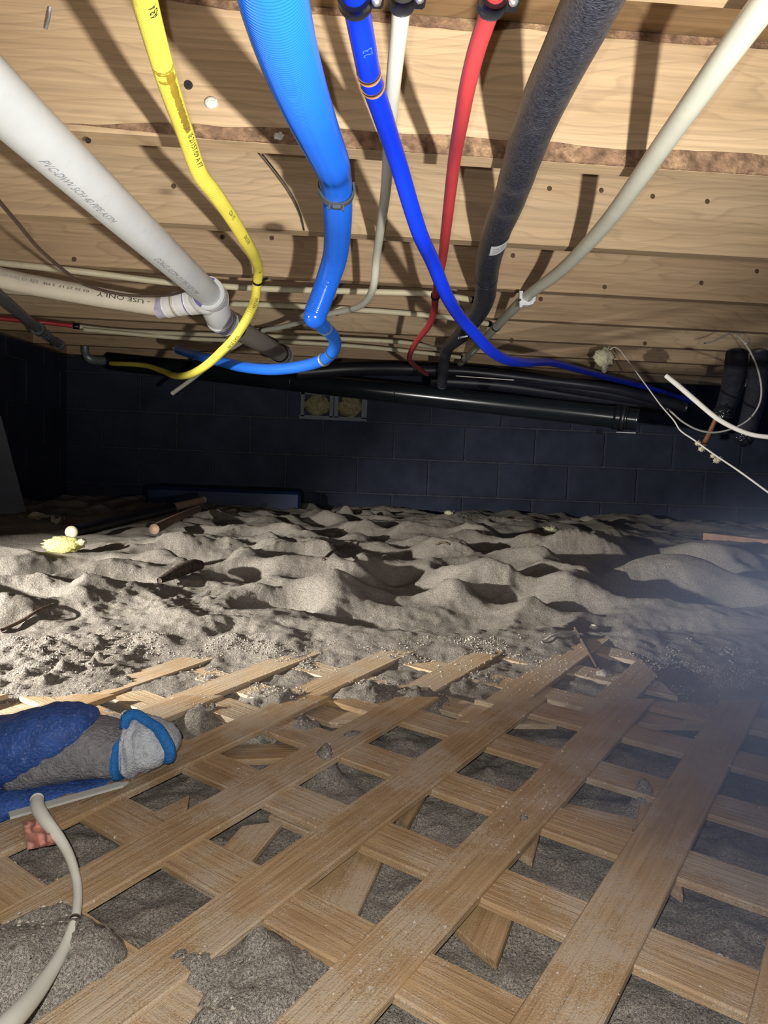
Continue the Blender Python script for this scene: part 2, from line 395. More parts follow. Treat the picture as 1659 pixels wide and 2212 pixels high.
def box(name, c, s, mat, parent=None, rot=None, bev=0.0, smooth=False):
    c = np.asarray(c, float); hx, hy, hz = [x / 2 for x in s]
    b = min(bev, hx * .6, hy * .6, hz * .6)
    if b > 0:
        V = []; 
        bm = bmesh.new(); bmesh.ops.create_cube(bm, size=1.0)
        for v in bm.verts: v.co = Vector((v.co.x * s[0], v.co.y * s[1], v.co.z * s[2]))
        bmesh.ops.bevel(bm, geom=bm.edges[:] , offset=b, segments=1, affect='EDGES')
        bm.verts.ensure_lookup_table()
        V = np.array([v.co[:] for v in bm.verts]); Fc = [[v.index for v in f.verts] for f in bm.faces]; bm.free()
    else:
        V = np.array([[x, y, z] for x in (-hx, hx) for y in (-hy, hy) for z in (-hz, hz)])
        Fc = [(0, 1, 3, 2), (4, 6, 7, 5), (0, 4, 5, 1), (2, 3, 7, 6), (0, 2, 6, 4), (1, 5, 7, 3)]
    if rot is not None: V = V @ np.array(rot).T
    return mk(name, V + c, Fc, mat, parent, smooth)
def lump(name, c, r, mat, parent=None, amp=0.35, freq=1.6, seed=0, sub_=3, rot=0.0):
    bm = bmesh.new(); bmesh.ops.create_icosphere(bm, subdivisions=sub_, radius=1.0)
    V = np.array([v.co[:] for v in bm.verts]); Fc = [[v.index for v in f.verts] for f in bm.faces]; bm.free()
    k = 1 + amp * (fbm(V[:, 0] * freq + 5 * V[:, 2] + seed, V[:, 1] * freq + 3 * V[:, 2], 3, seed))
    V = V * k[:, None] * np.asarray(r, float)
    cr, sr = math.cos(rot), math.sin(rot)
    V = np.column_stack([V[:, 0] * cr - V[:, 1] * sr, V[:, 0] * sr + V[:, 1] * cr, V[:, 2]])
    return mk(name, V + np.asarray(c), Fc, mat, parent)
def extrude(name, pts2, o, ex, ey, th, mat, parent=None, smooth=False):
    """closed 2-D outline in the plane (ex, ey) at o, with a real thickness th along ex x ey"""
    o, ex, ey = map(lambda a: np.asarray(a, float), (o, ex, ey)); nz = np.cross(ex, ey); n = len(pts2)
    V = [o + a * ex + b * ey + k * th * nz for k in (-0.5, 0.5) for a, b in pts2]
    Fc = [tuple(range(n))[::-1], tuple(range(n, 2 * n))] + [(i, (i + 1) % n, n + (i + 1) % n, n + i) for i in range(n)]
    return mk(name, V, Fc, mat, parent, smooth)
CAMP = np.array([0, 0, CAMZ])
def text_on(pa, txt, s_mid, height, mat, parent, ang=0.0, flip=False, name='printed_text', shear=0.0, stretch=1.0):
    """lettering wrapped on a tube; ang 0 faces the lens side of the pipe"""
    cu = bpy.data.curves.new('t', 'FONT'); cu.body = txt; cu.size = height * 1.4; cu.align_x = 'CENTER'; cu.shear = shear
    cu.resolution_u = 2
    to = bpy.data.objects.new('t', cu); C.objects.link(to)
    dg = bpy.context.evaluated_depsgraph_get()
    me = bpy.data.meshes.new_from_object(to.evaluated_get(dg))
    bm = bmesh.new(); bm.from_mesh(me); bmesh.ops.triangulate(bm, faces=bm.faces[:])
    bmesh.ops.subdivide_edges(bm, edges=[e for e in bm.edges if e.calc_length() > height * 0.5], cuts=1)
    V0 = np.array([v.co[:] for v in bm.verts]); Fc = [[v.index for v in f.verts] for f in bm.faces]; bm.free()
    bpy.data.objects.remove(to); bpy.data.curves.remove(cu); bpy.data.meshes.remove(me)
    x = V0[:, 0] * stretch; y = V0[:, 1] - height * 0.5
    if flip: x, y = -x, -y
    V = []
    p0, r0, t0 = pa.at(s_mid); vdir = CAMP - p0
    for a, b in zip(x, y):
        p, r, t = pa.at(s_mid + a)
        n = vdir - t * (vdir @ t); n /= np.linalg.norm(n); bt = np.cross(n, t)
        th = ang + b / r
        V.append(p + (r + 0.0005) * (math.cos(th) * n + math.sin(th) * bt))
    return mk(name, V, Fc, mat, parent, False)

# ------------------------------------------------------------------ ceiling: subfloor and joists
D1 = 1.093; SP = 0.406; JT = 0.0381; JH = 0.184
XL, XR = -1.52, 2.6
YB = 4.0
def ceiling():
    z = HJ + JH
    ce = box('ceiling', ((XL + XR) / 2, (YB - 0.9) / 2, z + 0.0105), (XR - XL + 0.4, YB + 0.9 + 0.4, 0.018), 'subfloor', None)
    tag(ce, 'stained wooden subfloor and floor joists overhead', kind='structure')
    mats = ['pine_c', 'pine_b', 'pine_a', 'pine_b', 'pine_c', 'pine_c', 'pine_b', 'pine_c', 'pine_c', 'pine_c']
    js = {}
    for k in range(-2, 8):
        yb = D1 + SP * k
        if yb > YB - 0.02: continue
        j = box('joist', ((XL + XR) / 2, yb - JT / 2, HJ + JH / 2), (XR - XL, JT, JH), mats[(k + 2) % 10], ce, bev=0.002)
        js[k] = j
    rim = box('rim_joist', (XL + 0.02, (YB - 0.9) / 2, HJ + JH / 2), (0.038, YB + 0.9, JH), 'pine_c', ce)
    # bark left along the lower arris of the nearest full joist: a ragged, slightly proud skin
    yf = D1 - JT
    xs = np.linspace(-0.95, 1.25, 170)
    up = 0.026 + 0.010 * fbm(xs * 3.1, xs * 0, 4, 3)
    prof = np.interp(xs, [-0.95, -0.47, -0.40, -0.28, -0.1, 0.0, 0.12, 0.2, 0.45, 0.62, 1.25], [0, 0, 0.25, 0.7, 1.0, 1.0, 1.05, 1.0, 0.95, 1.15, 1.0])
    up = np.clip(up * prof, 0.0, 0.05); lo = np.interp(xs, [-0.95, -0.45, -0.2, 1.25], [0.012, 0.010, 0.0, 0.0])
    lo = np.minimum(lo, up)
    V = []; Fc = []
    for i, x in enumerate(xs):
        d = 0.0025 + 0.0012 * math.sin(x * 91) * math.sin(x * 37)
        V += [(x, yf + 0.001, HJ + lo[i]), (x, yf - d, HJ + lo[i] + 0.001), (x, yf - d, HJ + max(lo[i] + 0.001, up[i] - 0.002)), (x, yf + 0.001, HJ + max(up[i], lo[i] + 0.001))]
    for i in range(len(xs) - 1):
        a = i * 4; b = a + 4
        for k in range(3): Fc.append((a + k, b + k, b + k + 1, a + k + 1)[::-1])
    bk = mk('bark_strip', V, Fc, 'bark', js[0], False)
    bk['label'] = 'brown bark left along the lower edge of the joist'
    # ragged dark top edge and old nails
    V = []; Fc = []; xs = np.linspace(-1.0, 1.2, 120)
    lo = 0.010 + 0.008 * fbm(xs * 5, xs * 0 + 4, 4, 12)
    for i, x in enumerate(xs): V += [(x, yf - 0.002, HJ + JH), (x, yf - 0.0022, HJ + JH - max(0.002, lo[i])), (x, yf + 0.001, HJ + JH - max(0.002, lo[i]))]
    for i in range(len(xs) - 1):
        a = i * 3; b = a + 3
        for k in range(2): Fc.append((a + k, b + k, b + k + 1, a + k + 1))
    mk('stained_edge', V, Fc, 'bark', js[0], False)
    return ce, js
CE, JS = ceiling()
YF0 = D1 - JT                     # near face of the big joist

def disc_on_face(name, u, v, y, r, th, mat, parent=None, seg=14):
    p = ay(u, v, y)
    a = np.linspace(0, 2 * math.pi, seg, endpoint=False)
    V = [p + np.array([r * math.cos(t), 0.001, r * math.sin(t)]) for t in a] + [p + np.array([r * .85 * math.cos(t), -th, r * .85 * math.sin(t)]) for t in a]
    Fc = [(i, (i + 1) % seg, seg + (i + 1) % seg, seg + i) for i in range(seg)] + [tuple(range(seg, 2 * seg))]
    return mk(name, V, Fc, mat, parent, False)
disc_on_face('nail_head', 407, 184, YF0, 0.0065, 0.003, 'nail', JS[0])
disc_on_face('nail_head', 190, 303, YF0 + 0.001, 0.004, 0.002, 'nail', JS[0])
for k_, pts_ in ((1, ((1187, 407), (1299, 411), (1410, 424), (1528, 435), (375, 402))), (2, ((1108, 552), (1306, 620), (1635, 586), (1515, 611), (480, 512), (587, 514), (160, 560))), (3, ((1168, 646),)), (4, ((1105, 735), (1393, 742)))):
    for u_, v_ in pts_: disc_on_face('knot', u_, v_, D1 + SP * k_ - JT, 0.0045 + 0.0012 * k_, 0.0006, 'knot', JS[k_], 10)
o = lump('glue_dab', ay(456, 222, YF0 - 0.002), (0.0095, 0.004, 0.0085), 'glue', None, 0.2, 1.2, 4); tag(o, 'round white dab of dried foam on the big joist face', 'foam dab')
o = lump('paint_scrap', ay(602, 294, YF0 - 0.004), (0.007, 0.003, 0.005), 'glue', None, 0.5, 2, 9); tag(o, 'thin white curled scrap stuck to the brown bark edge', 'scrap')
o, _ = tube('bent_nail', [ay(108, 18, YF0 - 0.008), ay(105, 40, YF0 - 0.014), ay(99, 62, YF0 - 0.006)], 0.0022, 'galv'); tag(o, 'bent nail hanging from the top of the big joist', 'nail')
o, _ = tube('hanging_wire', [ay(566, 333, 1.40), ay(600, 376, 1.405), ay(632, 424, 1.42), ay(650, 466, 1.44), ay(657, 498, 1.452)], 0.0016, 'blackcable', seg=6); tag(o, 'thin black curved wire against the second joist', 'wire')

# ------------------------------------------------------------------ block walls
def block_mesh(w_, d_, h_, name):
    bm = bmesh.new(); bmesh.ops.create_cube(bm, size=1.0)
    for v in bm.verts: v.co = Vector((v.co.x * w_, v.co.y * d_, v.co.z * h_))
    bmesh.ops.bevel(bm, geom=[e for e in bm.edges], offset=0.004, segments=1, affect='EDGES')
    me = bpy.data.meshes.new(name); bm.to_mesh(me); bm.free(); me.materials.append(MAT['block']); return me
ZREF = CAMZ + 0.137               # a bed joint measured on the far wall
def walls():
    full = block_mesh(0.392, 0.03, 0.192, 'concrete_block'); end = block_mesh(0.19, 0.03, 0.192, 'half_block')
    courses = [ZREF - 0.2 * k for k in range(-2, 5)]       # bed joints (bottoms): up to down
    back = box('wall_back', ((XL + XR) / 2, YB + 0.0785, 0.33), (XR - XL + 0.4, 0.15, 1.5), 'mortar'); tag(back, 'dark concrete block wall at the far end', kind='structure')
    left = box('wall_left', (XL - 0.0785, (YB - 0.9) / 2, 0.33), (0.15, YB + 0.9, 1.5), 'mortar'); tag(left, 'dark concrete block wall at the side', kind='structure')
    xj = float(ay(852, 950, YB)[0])
    vx0, vx1 = float(ay(650, 870, YB)[0]), float(ay(785, 870, YB)[0])
    for ci, z0 in enumerate(courses):
        off = 0.0 if (ci - 2) % 2 == 1 else 0.2
        x = xj + off - 0.4 * 9
        while x < XR:
            if x > XL - 0.38:
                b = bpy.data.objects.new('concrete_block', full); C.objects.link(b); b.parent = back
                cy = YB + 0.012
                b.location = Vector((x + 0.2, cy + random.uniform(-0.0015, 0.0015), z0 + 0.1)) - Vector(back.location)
            x += 0.4
        y = -0.7 + off
        while y < YB + 0.1:
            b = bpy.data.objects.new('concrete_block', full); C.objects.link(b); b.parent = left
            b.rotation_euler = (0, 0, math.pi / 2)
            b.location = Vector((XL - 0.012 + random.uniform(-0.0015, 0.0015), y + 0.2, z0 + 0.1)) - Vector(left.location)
            y += 0.4
    # vent let into the wall under the joists
    vt = empty('wall_vent', ay(718, 905, YB - 0.02), 'grey framed wall vent stuffed with yellow insulation', 'vent')
    a = ay(652, 848, YB - 0.01); d = ay(788, 905, YB - 0.01)
    x0, x1, z1, z0 = a[0], d[0], a[2], d[2]
    y = YB - 0.012
    box('vent_frame', ((x0 + x1) / 2, y, z0 - 0.004), (x1 - x0 + 0.02, 0.03, 0.02), 'ventframe', vt)
    box('vent_frame', ((x0 + x1) / 2, y, z1), (x1 - x0 + 0.02, 0.03, 0.02), 'ventframe', vt)
    for t, w_ in ((0.02, 0.02), (0.47, 0.02), (0.545, 0.022), (0.985, 0.03)): box('vent_frame', (x0 + (x1 - x0) * t, y, (z0 + z1) / 2), (w_, 0.03, z1 - z0), 'ventframe', vt)
    for t in (0.25, 0.76):
        lump('insulation', (x0 + (x1 - x0) * t, y + 0.004, (z0 + z1) / 2), ((x1 - x0) * 0.20, 0.014, (z1 - z0) * 0.46), 'vent_wool', vt, 0.25, 2.2, int(t * 20))
walls()

# ------------------------------------------------------------------ sand
PATCH = []                        # (x, y, radius, top above the lattice plane)
for u, v, r, t in ((40, 2090, .048, .022), (110, 2010, .026, .012), (190, 2085, .028, .016), (420, 2085, .026, .008), (480, 2200, .028, .010), (590, 2110, .045, -.001), (560, 2060, .022, .006),
                   (90, 1440, .12, .010), (430, 1540, .030, .003), (610, 1512, .045, .003), (915, 1503, .035, .002), (660, 1565, .022, .003),
                   (1395, 1708, .012, .007), (1130, 1775, .010, .005), (800, 1500, .045, .002), (245, 1560, .05, .002), (760, 1590, .02, .004), (700, 1640, .015, .004)):
    p = al(u, v); PATCH.append((p[0], p[1], r, t))
CR = []                           # trampled hollows: x, y, radius, depth, angle
def _cr(u, v, r, d, a=0.0):
    p = az(u, v, -0.325); CR.append((p[0], p[1], r, d, a))
for q in ((670, 1242, .10, .052, .3), (605, 1328, .07, .045, .5), (490, 1222, .11, .05, .9), (470, 1196, .09, .035, .2), (1060, 1205, .13, .05, -.6),
          (1180, 1190, .16, .055, -.4), (1300, 1250, .15, .06, -.5), (1350, 1205, .17, .05, -.3), (1480, 1320, .16, .05, -.4), (900, 1290, .09, .04, .2),
          (760, 1165, .14, .04, .3), (330, 1165, .12, .04, .2), (400, 1155, .11, .05, .1), (170, 1262, .10, .035, .6), (60, 1330, .07, .04, .4),
          (230, 1300, .08, .035, .5), (900, 1155, .15, .04, -.2), (1020, 1262, .08, .035, -.3), (820, 1212, .11, .035, .1), (640, 1150, .15, .04, .1),
          (1150, 1285, .08, .035, -.4), (360, 1225, .08, .03, .7), (1230, 1340, .06, .02, -.2), (540, 1170, .12, .035, .0), (1440, 1240, .15, .05, -.3),
          (1600, 1260, .2, .05, -.3), (520, 1275, .06, .03, .3), (740, 1290, .07, .03, .2), (100, 1210, .12, .035, .4), (1090, 1160, .2, .04, -.2)): _cr(*q)
r2 = np.random.default_rng(21)
for k in range(150):
    CR.append((r2.uniform(-1.5, 2.5), r2.uniform(1.35, 3.95), r2.uniform(.05, .12), r2.uniform(.012, .034), r2.uniform(-1, 1)))
def sand(x, y):
    x = np.asarray(x, float); y = np.asarray(y, float)
    Lz = PL[0] + PL[1] * x + PL[2] * y + CAMZ
    n1 = fbm(x * 9, y * 9, 4, 2); n2 = fbm(x * 34, y * 34, 3, 5); clod = np.maximum(0, fbm(x * 55, y * 55, 3, 8) - 0.12)
    # hollow under the front panel, level rises towards the rear one
    off = -0.0235 + 0.0060 * n1 + 0.0030 * n2 + 0.006 * clod
    rear = sstep(0.80, 0.93, y)
    off_r = -0.0100 + 0.014 * sstep(0.98, 1.14, y) - 0.010 * sstep(0.33, 0.45, x) + 0.0045 * n1 + 0.002 * n2 + 0.003 * clod
    off = off * (1 - rear) + off_r * rear
    near = Lz + off
    pt = np.zeros_like(x)
    for px, py, r, t in PATCH:
        g = np.exp(-(((x - px) ** 2 + (y - py) ** 2) / (r * r)) ** 1.3 * (1 + 0.35 * n2))
        near = near * (1 - g) + (Lz + t + 0.012 * clod + 0.005 * n2 + 0.004 * n1 + 0.004 * np.abs(fbm(x * 95, y * 95, 2, 91))) * g
    # beyond: dunes
    t = np.clip((y - 1.05) / 2.95, 0, 1)
    base = (PL[0] + PL[2] * 1.1 + CAMZ) * (1 - t) + (CAMZ - 0.348) * t + 0.012 * np.sin(math.pi * np.clip(t * 2.2, 0, 1))
    wx = x + 0.10 * perlin(x * 2.7, y * 2.7, 31); wy = y + 0.10 * perlin(x * 2.7, y * 2.7, 37)
    sm = perlin(wx * 2.9, wy * 4.3, 41); cr = 1 - np.abs(perlin(wx * 4.1 + 7, wy * 5.6, 44)) * 1.5
    dune = 0.030 * sm + 0.017 * (np.clip(cr, 0, 1) ** 1.5 - 0.4) + 0.008 * perlin(wx * 7, wy * 8, 46) + 0.0030 * fbm(x * 14, y * 14, 3, 47) + 0.0016 * fbm(x * 45, y * 45, 2, 49)
    calm = 1 - 0.75 * np.exp(-(((x + 0.75) / 0.5) ** 2 + ((y - 2.35) / 0.45) ** 2)) - 0.5 * np.exp(-(((x - 1.2) / 0.4) ** 2 + ((y - 2.5) / 0.4) ** 2))
    for cx, cy, r, d, a in CR:
        ca, sa = math.cos(a), math.sin(a)
        dx, dy = x - cx, y - cy
        m = (np.abs(dx) < 3.2 * r) & (np.abs(dy) < 3.2 * r)
        if not m.any(): continue
        ex = (dx[m] * ca + dy[m] * sa) / (1.35 * r); ey = (-dx[m] * sa + dy[m] * ca) / r
        q = np.sqrt(ex * ex + ey * ey)
        # steep inner slip face, crisp rim
        dune[m] += -0.9 * d * np.clip(1 - q ** 2, 0, 1) ** 1.1 + 0.36 * d * np.exp(-((q - 1.2) / 0.45) ** 2)
    dune = dune * calm
    lum = sstep(0.15, 0.5, perlin(x * 1.7 + 8, y * 1.7, 61)) + np.exp(-(((x + .35) ** 2 + (y - 1.3) ** 2) / .09))
    dune = dune + np.clip(lum, 0, 1) * (0.0055 * clod + 0.0014 * n2)
    far = base + dune
    b = sstep(1.06, 1.24, y + 0.05 * n1)
    return near * (1 - b) + far * b
def build_sand():
    xs = np.concatenate([np.arange(XL - 0.02, -0.72, 0.013), np.arange(-0.72, 0.80, 0.0045), np.arange(0.80, XR, 0.013)])
    ys = np.concatenate([np.arange(-0.9, 0.2, 0.03), np.arange(0.2, 1.35, 0.0045), np.arange(1.35, 2.6, 0.0075), np.arange(2.6, YB + 0.03, 0.012)])
    X, Y = np.meshgrid(xs, ys); Z = sand(X.ravel(), Y.ravel()).reshape(X.shape)
    V = np.column_stack([X.ravel(), Y.ravel(), Z.ravel()])
    nx, ny = len(xs), len(ys)
    i = np.arange((ny - 1) * (nx - 1)); r = i // (nx - 1); c = i % (nx - 1); a = r * nx + c
    Q = np.column_stack([a, a + 1, a + nx + 1, a + nx]).astype(np.int32)
    me = bpy.data.meshes.new('floor')
    me.vertices.add(len(V)); me.vertices.foreach_set('co', V.ravel())
    me.loops.add(Q.size); me.loops.foreach_set('vertex_index', Q.ravel())
    me.polygons.add(len(Q)); me.polygons.foreach_set('loop_start', np.arange(0, Q.size, 4, dtype=np.int32))
    me.polygons.foreach_set('use_smooth', np.ones(len(Q), bool))
    me.update(calc_edges=True); me.materials.append(MAT['sand'])
    o = bpy.data.objects.new('floor', me); C.objects.link(o)
    tag(o, 'loose trampled pale sand covering the crawl space floor', kind='structure')
build_sand()
def sh(x, y): return float(sand(np.array([x]), np.array([y]))[0])
def on_sand(u, v, lift=0.0):
    d = ray(u, v); ys = np.linspace(0.3, 4.0, 1500); P = d[None, :] * (ys / d[1])[:, None]
    h = sand(P[:, 0], P[:, 1]); k = np.argmax(P[:, 2] + CAMZ < h)
    if P[k, 2] + CAMZ >= h[k]: k = len(ys) - 1
    return np.array([P[k, 0], P[k, 1], h[k] + lift])

# ------------------------------------------------------------------ lattice panels
PZX, PZY = PL[1], PL[2]
def clip_poly(poly, n, d):
    out = []
    for i in range(len(poly)):
        a, b = poly[i], poly[(i + 1) % len(poly)]
        da, db = a @ n - d, b @ n - d
        if da <= 0: out.append(a)
        if da * db < 0: out.append(a + (b - a) * da / (da - db))
    return out
NRM = np.array([-PZX, -PZY, 1.0]); NRM /= np.linalg.norm(NRM)
PITCH, HOLE = 0.108, 0.0649
SLATW = PITCH - HOLE
def slat_obj(poly, org, ang, z0, th, mat, parent, tilt=0.0):
    """poly: outline in house xy; the slat's own x runs along its length"""
    ca, sa = math.cos(ang), math.sin(ang)
    ex = np.array([ca, sa, PZX * ca + PZY * sa]); ex /= np.linalg.norm(ex)
    ey = np.cross(NRM, ex); R = np.column_stack([ex, ey, NRM])
    P = np.array([[p[0], p[1], lat_z(p[0], p[1])] for p in poly])
    c = P.mean(axis=0); loc = (P - c) @ R
    n = len(loc); e = 0.0011
    yh = np.abs(loc[:, 1]).max(); xh = np.abs(loc[:, 0]).max()
    k = np.column_stack([loc[:, 0] * (1 - e / xh), loc[:, 1] * (1 - e / yh)])
    V = [(a[0], a[1], 0) for a in loc] + [(a[0], a[1], th - e) for a in loc] + [(a[0], a[1], th) for a in k]
    Fc = [tuple(range(n))[::-1]] + [(i, (i + 1) % n, n + (i + 1) % n, n + i) for i in range(n)] + [(n + i, n + (i + 1) % n, 2 * n + (i + 1) % n, 2 * n + i) for i in range(n)] + [tuple(range(2 * n, 3 * n))]
    area = 0.5 * sum(loc[i][0] * loc[(i + 1) % n][1] - loc[(i + 1) % n][0] * loc[i][1] for i in range(n))
    if area < 0: Fc = [f[::-1] for f in Fc]
    me = bpy.data.meshes.new('slat'); me.from_pydata([tuple(map(float, v)) for v in V], [], Fc); me.materials.append(MAT[mat]); me.update()
    o = bpy.data.objects.new('slat', me); C.objects.link(o)
    pos = c + NRM * z0
    mw = Matrix(np.column_stack([np.vstack([R, [0, 0, 0]]), [*pos, 1]]).tolist()) @ Matrix.Rotation(tilt, 4, 'X')
    if parent is not None:
        o.parent = parent; mw = Matrix.Translation(-Vector(parent.location)) @ mw
    o.matrix_basis = mw
    return o
def rect(x0, x1, y0, y1):          # rectangle in the panel's own (lens-square) frame -> house xy
    return [np.array([x * _c - y * _s, x * _s + y * _c]) for x, y in ((x0, y0), (x1, y0), (x1, y1), (x0, y1))]
def panel(label, R4, b0, a0, zoff, mat, bj=None):
    cen = np.mean(R4, axis=0)
    e = empty('lattice_panel', (cen[0], cen[1], lat_z(*cen) + zoff), label, 'lattice')
    ca, sa = math.cos(LYAWH), math.sin(LYAWH)
    dA = np.array([ca, sa]); dB = np.array([sa, -ca])          # along A slats / along B slats
    org = np.array([LOX, LOY])
    for fam in (0, 1):
        d_, n_ = (dA, dB) if fam == 0 else (dB, dA)
        start = b0 if fam == 0 else a0
        for k in range(-14, 15):
            lo = start + k * PITCH; hi = lo + SLATW
            p = [q.copy() for q in R4]
            p = clip_poly(p, n_, org @ n_ + hi)
            if len(p) < 3: continue
            p = clip_poly(p, -n_, -(org @ n_ + lo))
            if len(p) < 3: continue
            if max(np.linalg.norm(a - b) for a in p for b in p) < 0.05: continue
            slat_obj(p, None, math.atan2(d_[1], d_[0]), zoff + (0.0035 if fam == 0 else 0.0) + random.uniform(-.0006, .0006), 0.006, mat, e)
    return e
panel('tan wooden lattice panel lying bare in front of the sandy one', rect(-0.66, 0.80, 0.06, 0.852), -SLATW, -SLATW, -0.006, 'slat')
panel('sand covered lattice panel half buried behind the bare one', rect(-0.60, 0.385, 0.80, 1.125), -0.500, 0.290 - SLATW, -0.014, 'slat_dusty')

# broken slats that lie lower down, seen through the openings
def broken(u0, v0, u1, v1, wpx, side, off, lbl, thick=0.006):
    """slat whose one long edge runs through two measured points"""
    a = al(u0, v0, off); b = al(u1, v1, off)
    d = (b - a)[:2]; ln = np.linalg.norm(d); d /= ln; n = np.array([-d[1], d[0]]) * side
    m = []
    for s, t in ((-0.015, 0), (ln + 0.004, 0), (ln - random.uniform(.004, .012), wpx * random.uniform(.5, .75)), (ln - random.uniform(.010, .022), wpx), (-0.02, wpx)):
        m.append(a[:2] + d * s + n * t)
    o = slat_obj(m, None, math.atan2(d[1], d[0]), off, thick, 'slat', None, random.uniform(-.08, .08))
    o.name = 'broken_slat'
    tag(o, lbl, 'broken slat', 'broken slats under the front lattice panel'); return o
BL = 'short broken tan slat lying in the sand under the bare lattice panel'
broken(824, 1868, 768, 1990, .043, -1, -0.018, 'broad broken slat slanting across an opening with a dark gap beside it')
broken(1110, 1985, 1074, 2090, .035, -1, -0.018, 'pointed broken slat tip lying on sand in a large bare opening')
broken(1168, 1798, 1150, 1868, .025, -1, -0.012, 'broken slat stub hanging beside a dusty slat crossing')
broken(908, 1745, 882, 1792, .02, -1, -0.014, 'small triangular slat splinter tucked under a slat edge')
broken(490, 1618, 690, 1612, .042, -1, -0.017, 'flat buried slat crossing the opening beside the glove cuff')
broken(548, 1862, 606, 1790, .03, 1, -0.0165, 'broken slat lying along the grain of a corner with its crosspiece')
broken(606, 1786, 690, 1822, .03, 1, -0.0165, 'broken crosspiece slat closing the corner in the same opening')
broken(1470, 1900, 1474, 1945, .025, -1, -0.012, 'rounded broken slat end showing in the haziest opening')
broken(1385, 1722, 1372, 1790, .018, 1, -0.013, 'thin upright slat splinter below the sand clump')
broken(1240, 1752, 1400, 1790, .03, -1, -0.017, 'flat broken slat lying beneath the clump of sand')
broken(790, 1655, 850, 1682, .03, 1, -0.016, 'narrow broken slat beside the opening with loose crumbs')
broken(1375, 1580, 1480, 1612, .03, -1, -0.018, 'broken slat piece under the far cut edge of the bare panel')
broken(330, 1770, 400, 1735, .03, -1, -0.0165, 'broken slat under the bare panel beside the pale strip')

# grains and crumbs of sand strewn over the slats
def grains():
    base = np.array([[1, 0, 0], [-1, 0, 0], [0, 1, 0], [0, -1, 0], [0, 0, 1], [0, 0, -1]], float)
    Fb = np.array([[0, 2, 4], [2, 1, 4], [1, 3, 4], [3, 0, 4], [2, 0, 5], [1, 2, 5], [3, 1, 5], [0, 3, 5]])
    n = 60000
    x = rng.uniform(-0.62, 0.62, n); y = 0.32 + 0.78 * rng.random(n) ** 0.8
    dens = np.clip(0.28 + 0.9 * fbm(x * 6, y * 6, 3, 71) + 0.30 * sstep(0.45, 0.9, y), 0.04, 1)
    keep = rng.random(n) < dens; x, y = x[keep], y[keep]
    ca, sa = math.cos(LYAWH), math.sin(LYAWH)
    def on(x, y, b0, a0):
        dx, dy = x - LOX, y - LOY
        a = dx * ca + dy * sa; b = dx * sa - dy * ca
        return (np.mod(b - b0, PITCH) < SLATW), (np.mod(a - a0, PITCH) < SLATW)
    yo = -x * _s * -1 * 0 + (x * math.sin(JY) + y * math.cos(JY))
    f = yo < 0.848
    A1, B1 = on(x, y, -SLATW, -SLATW); A2, B2 = on(x, y, -0.5, 0.29 - SLATW)
    z = np.where(f, np.where(A1, 0.0020, np.where(B1, -0.0015, -1)), np.where(A2, -0.006, np.where(B2, -0.0095, -1)))
    Lz = PL[0] + PL[1] * x + PL[2] * y + CAMZ
    zz = np.maximum(Lz + z, sand(x, y)); ok = (z > -0.5); x, y, zz = x[ok], y[ok], zz[ok]
    m = len(x)
    sz = 0.0007 + 0.0014 * rng.random(m) ** 3
    V = base[None] * sz[:, None, None] * rng.uniform(0.6, 1.3, (m, 6, 1))
    th = rng.uniform(0, 6.28, m); c, s = np.cos(th)[:, None], np.sin(th)[:, None]
    V = np.stack([V[..., 0] * c - V[..., 1] * s, V[..., 0] * s + V[..., 1] * c, V[..., 2] * 0.8], -1)
    V += np.stack([x, y, zz + sz * 0.35], -1)[:, None, :]
    Fc = (Fb[None] + 6 * np.arange(m)[:, None, None]).reshape(-1, 3)
    o = mk('sand_grains', V.reshape(-1, 3), Fc.tolist(), 'grain', None, False)
    tag(o, 'crumbs and grains of sand scattered over the lattice slats', 'sand', kind='stuff')
grains()

def ext(pts, d=0.35):
    a = np.array(pts[0]) - np.array(pts[1]); a[2] = 0; a /= np.linalg.norm(a)
    q = np.array(pts[0]) + a * d
    return [q, (q + pts[0]) / 2] + list(pts)
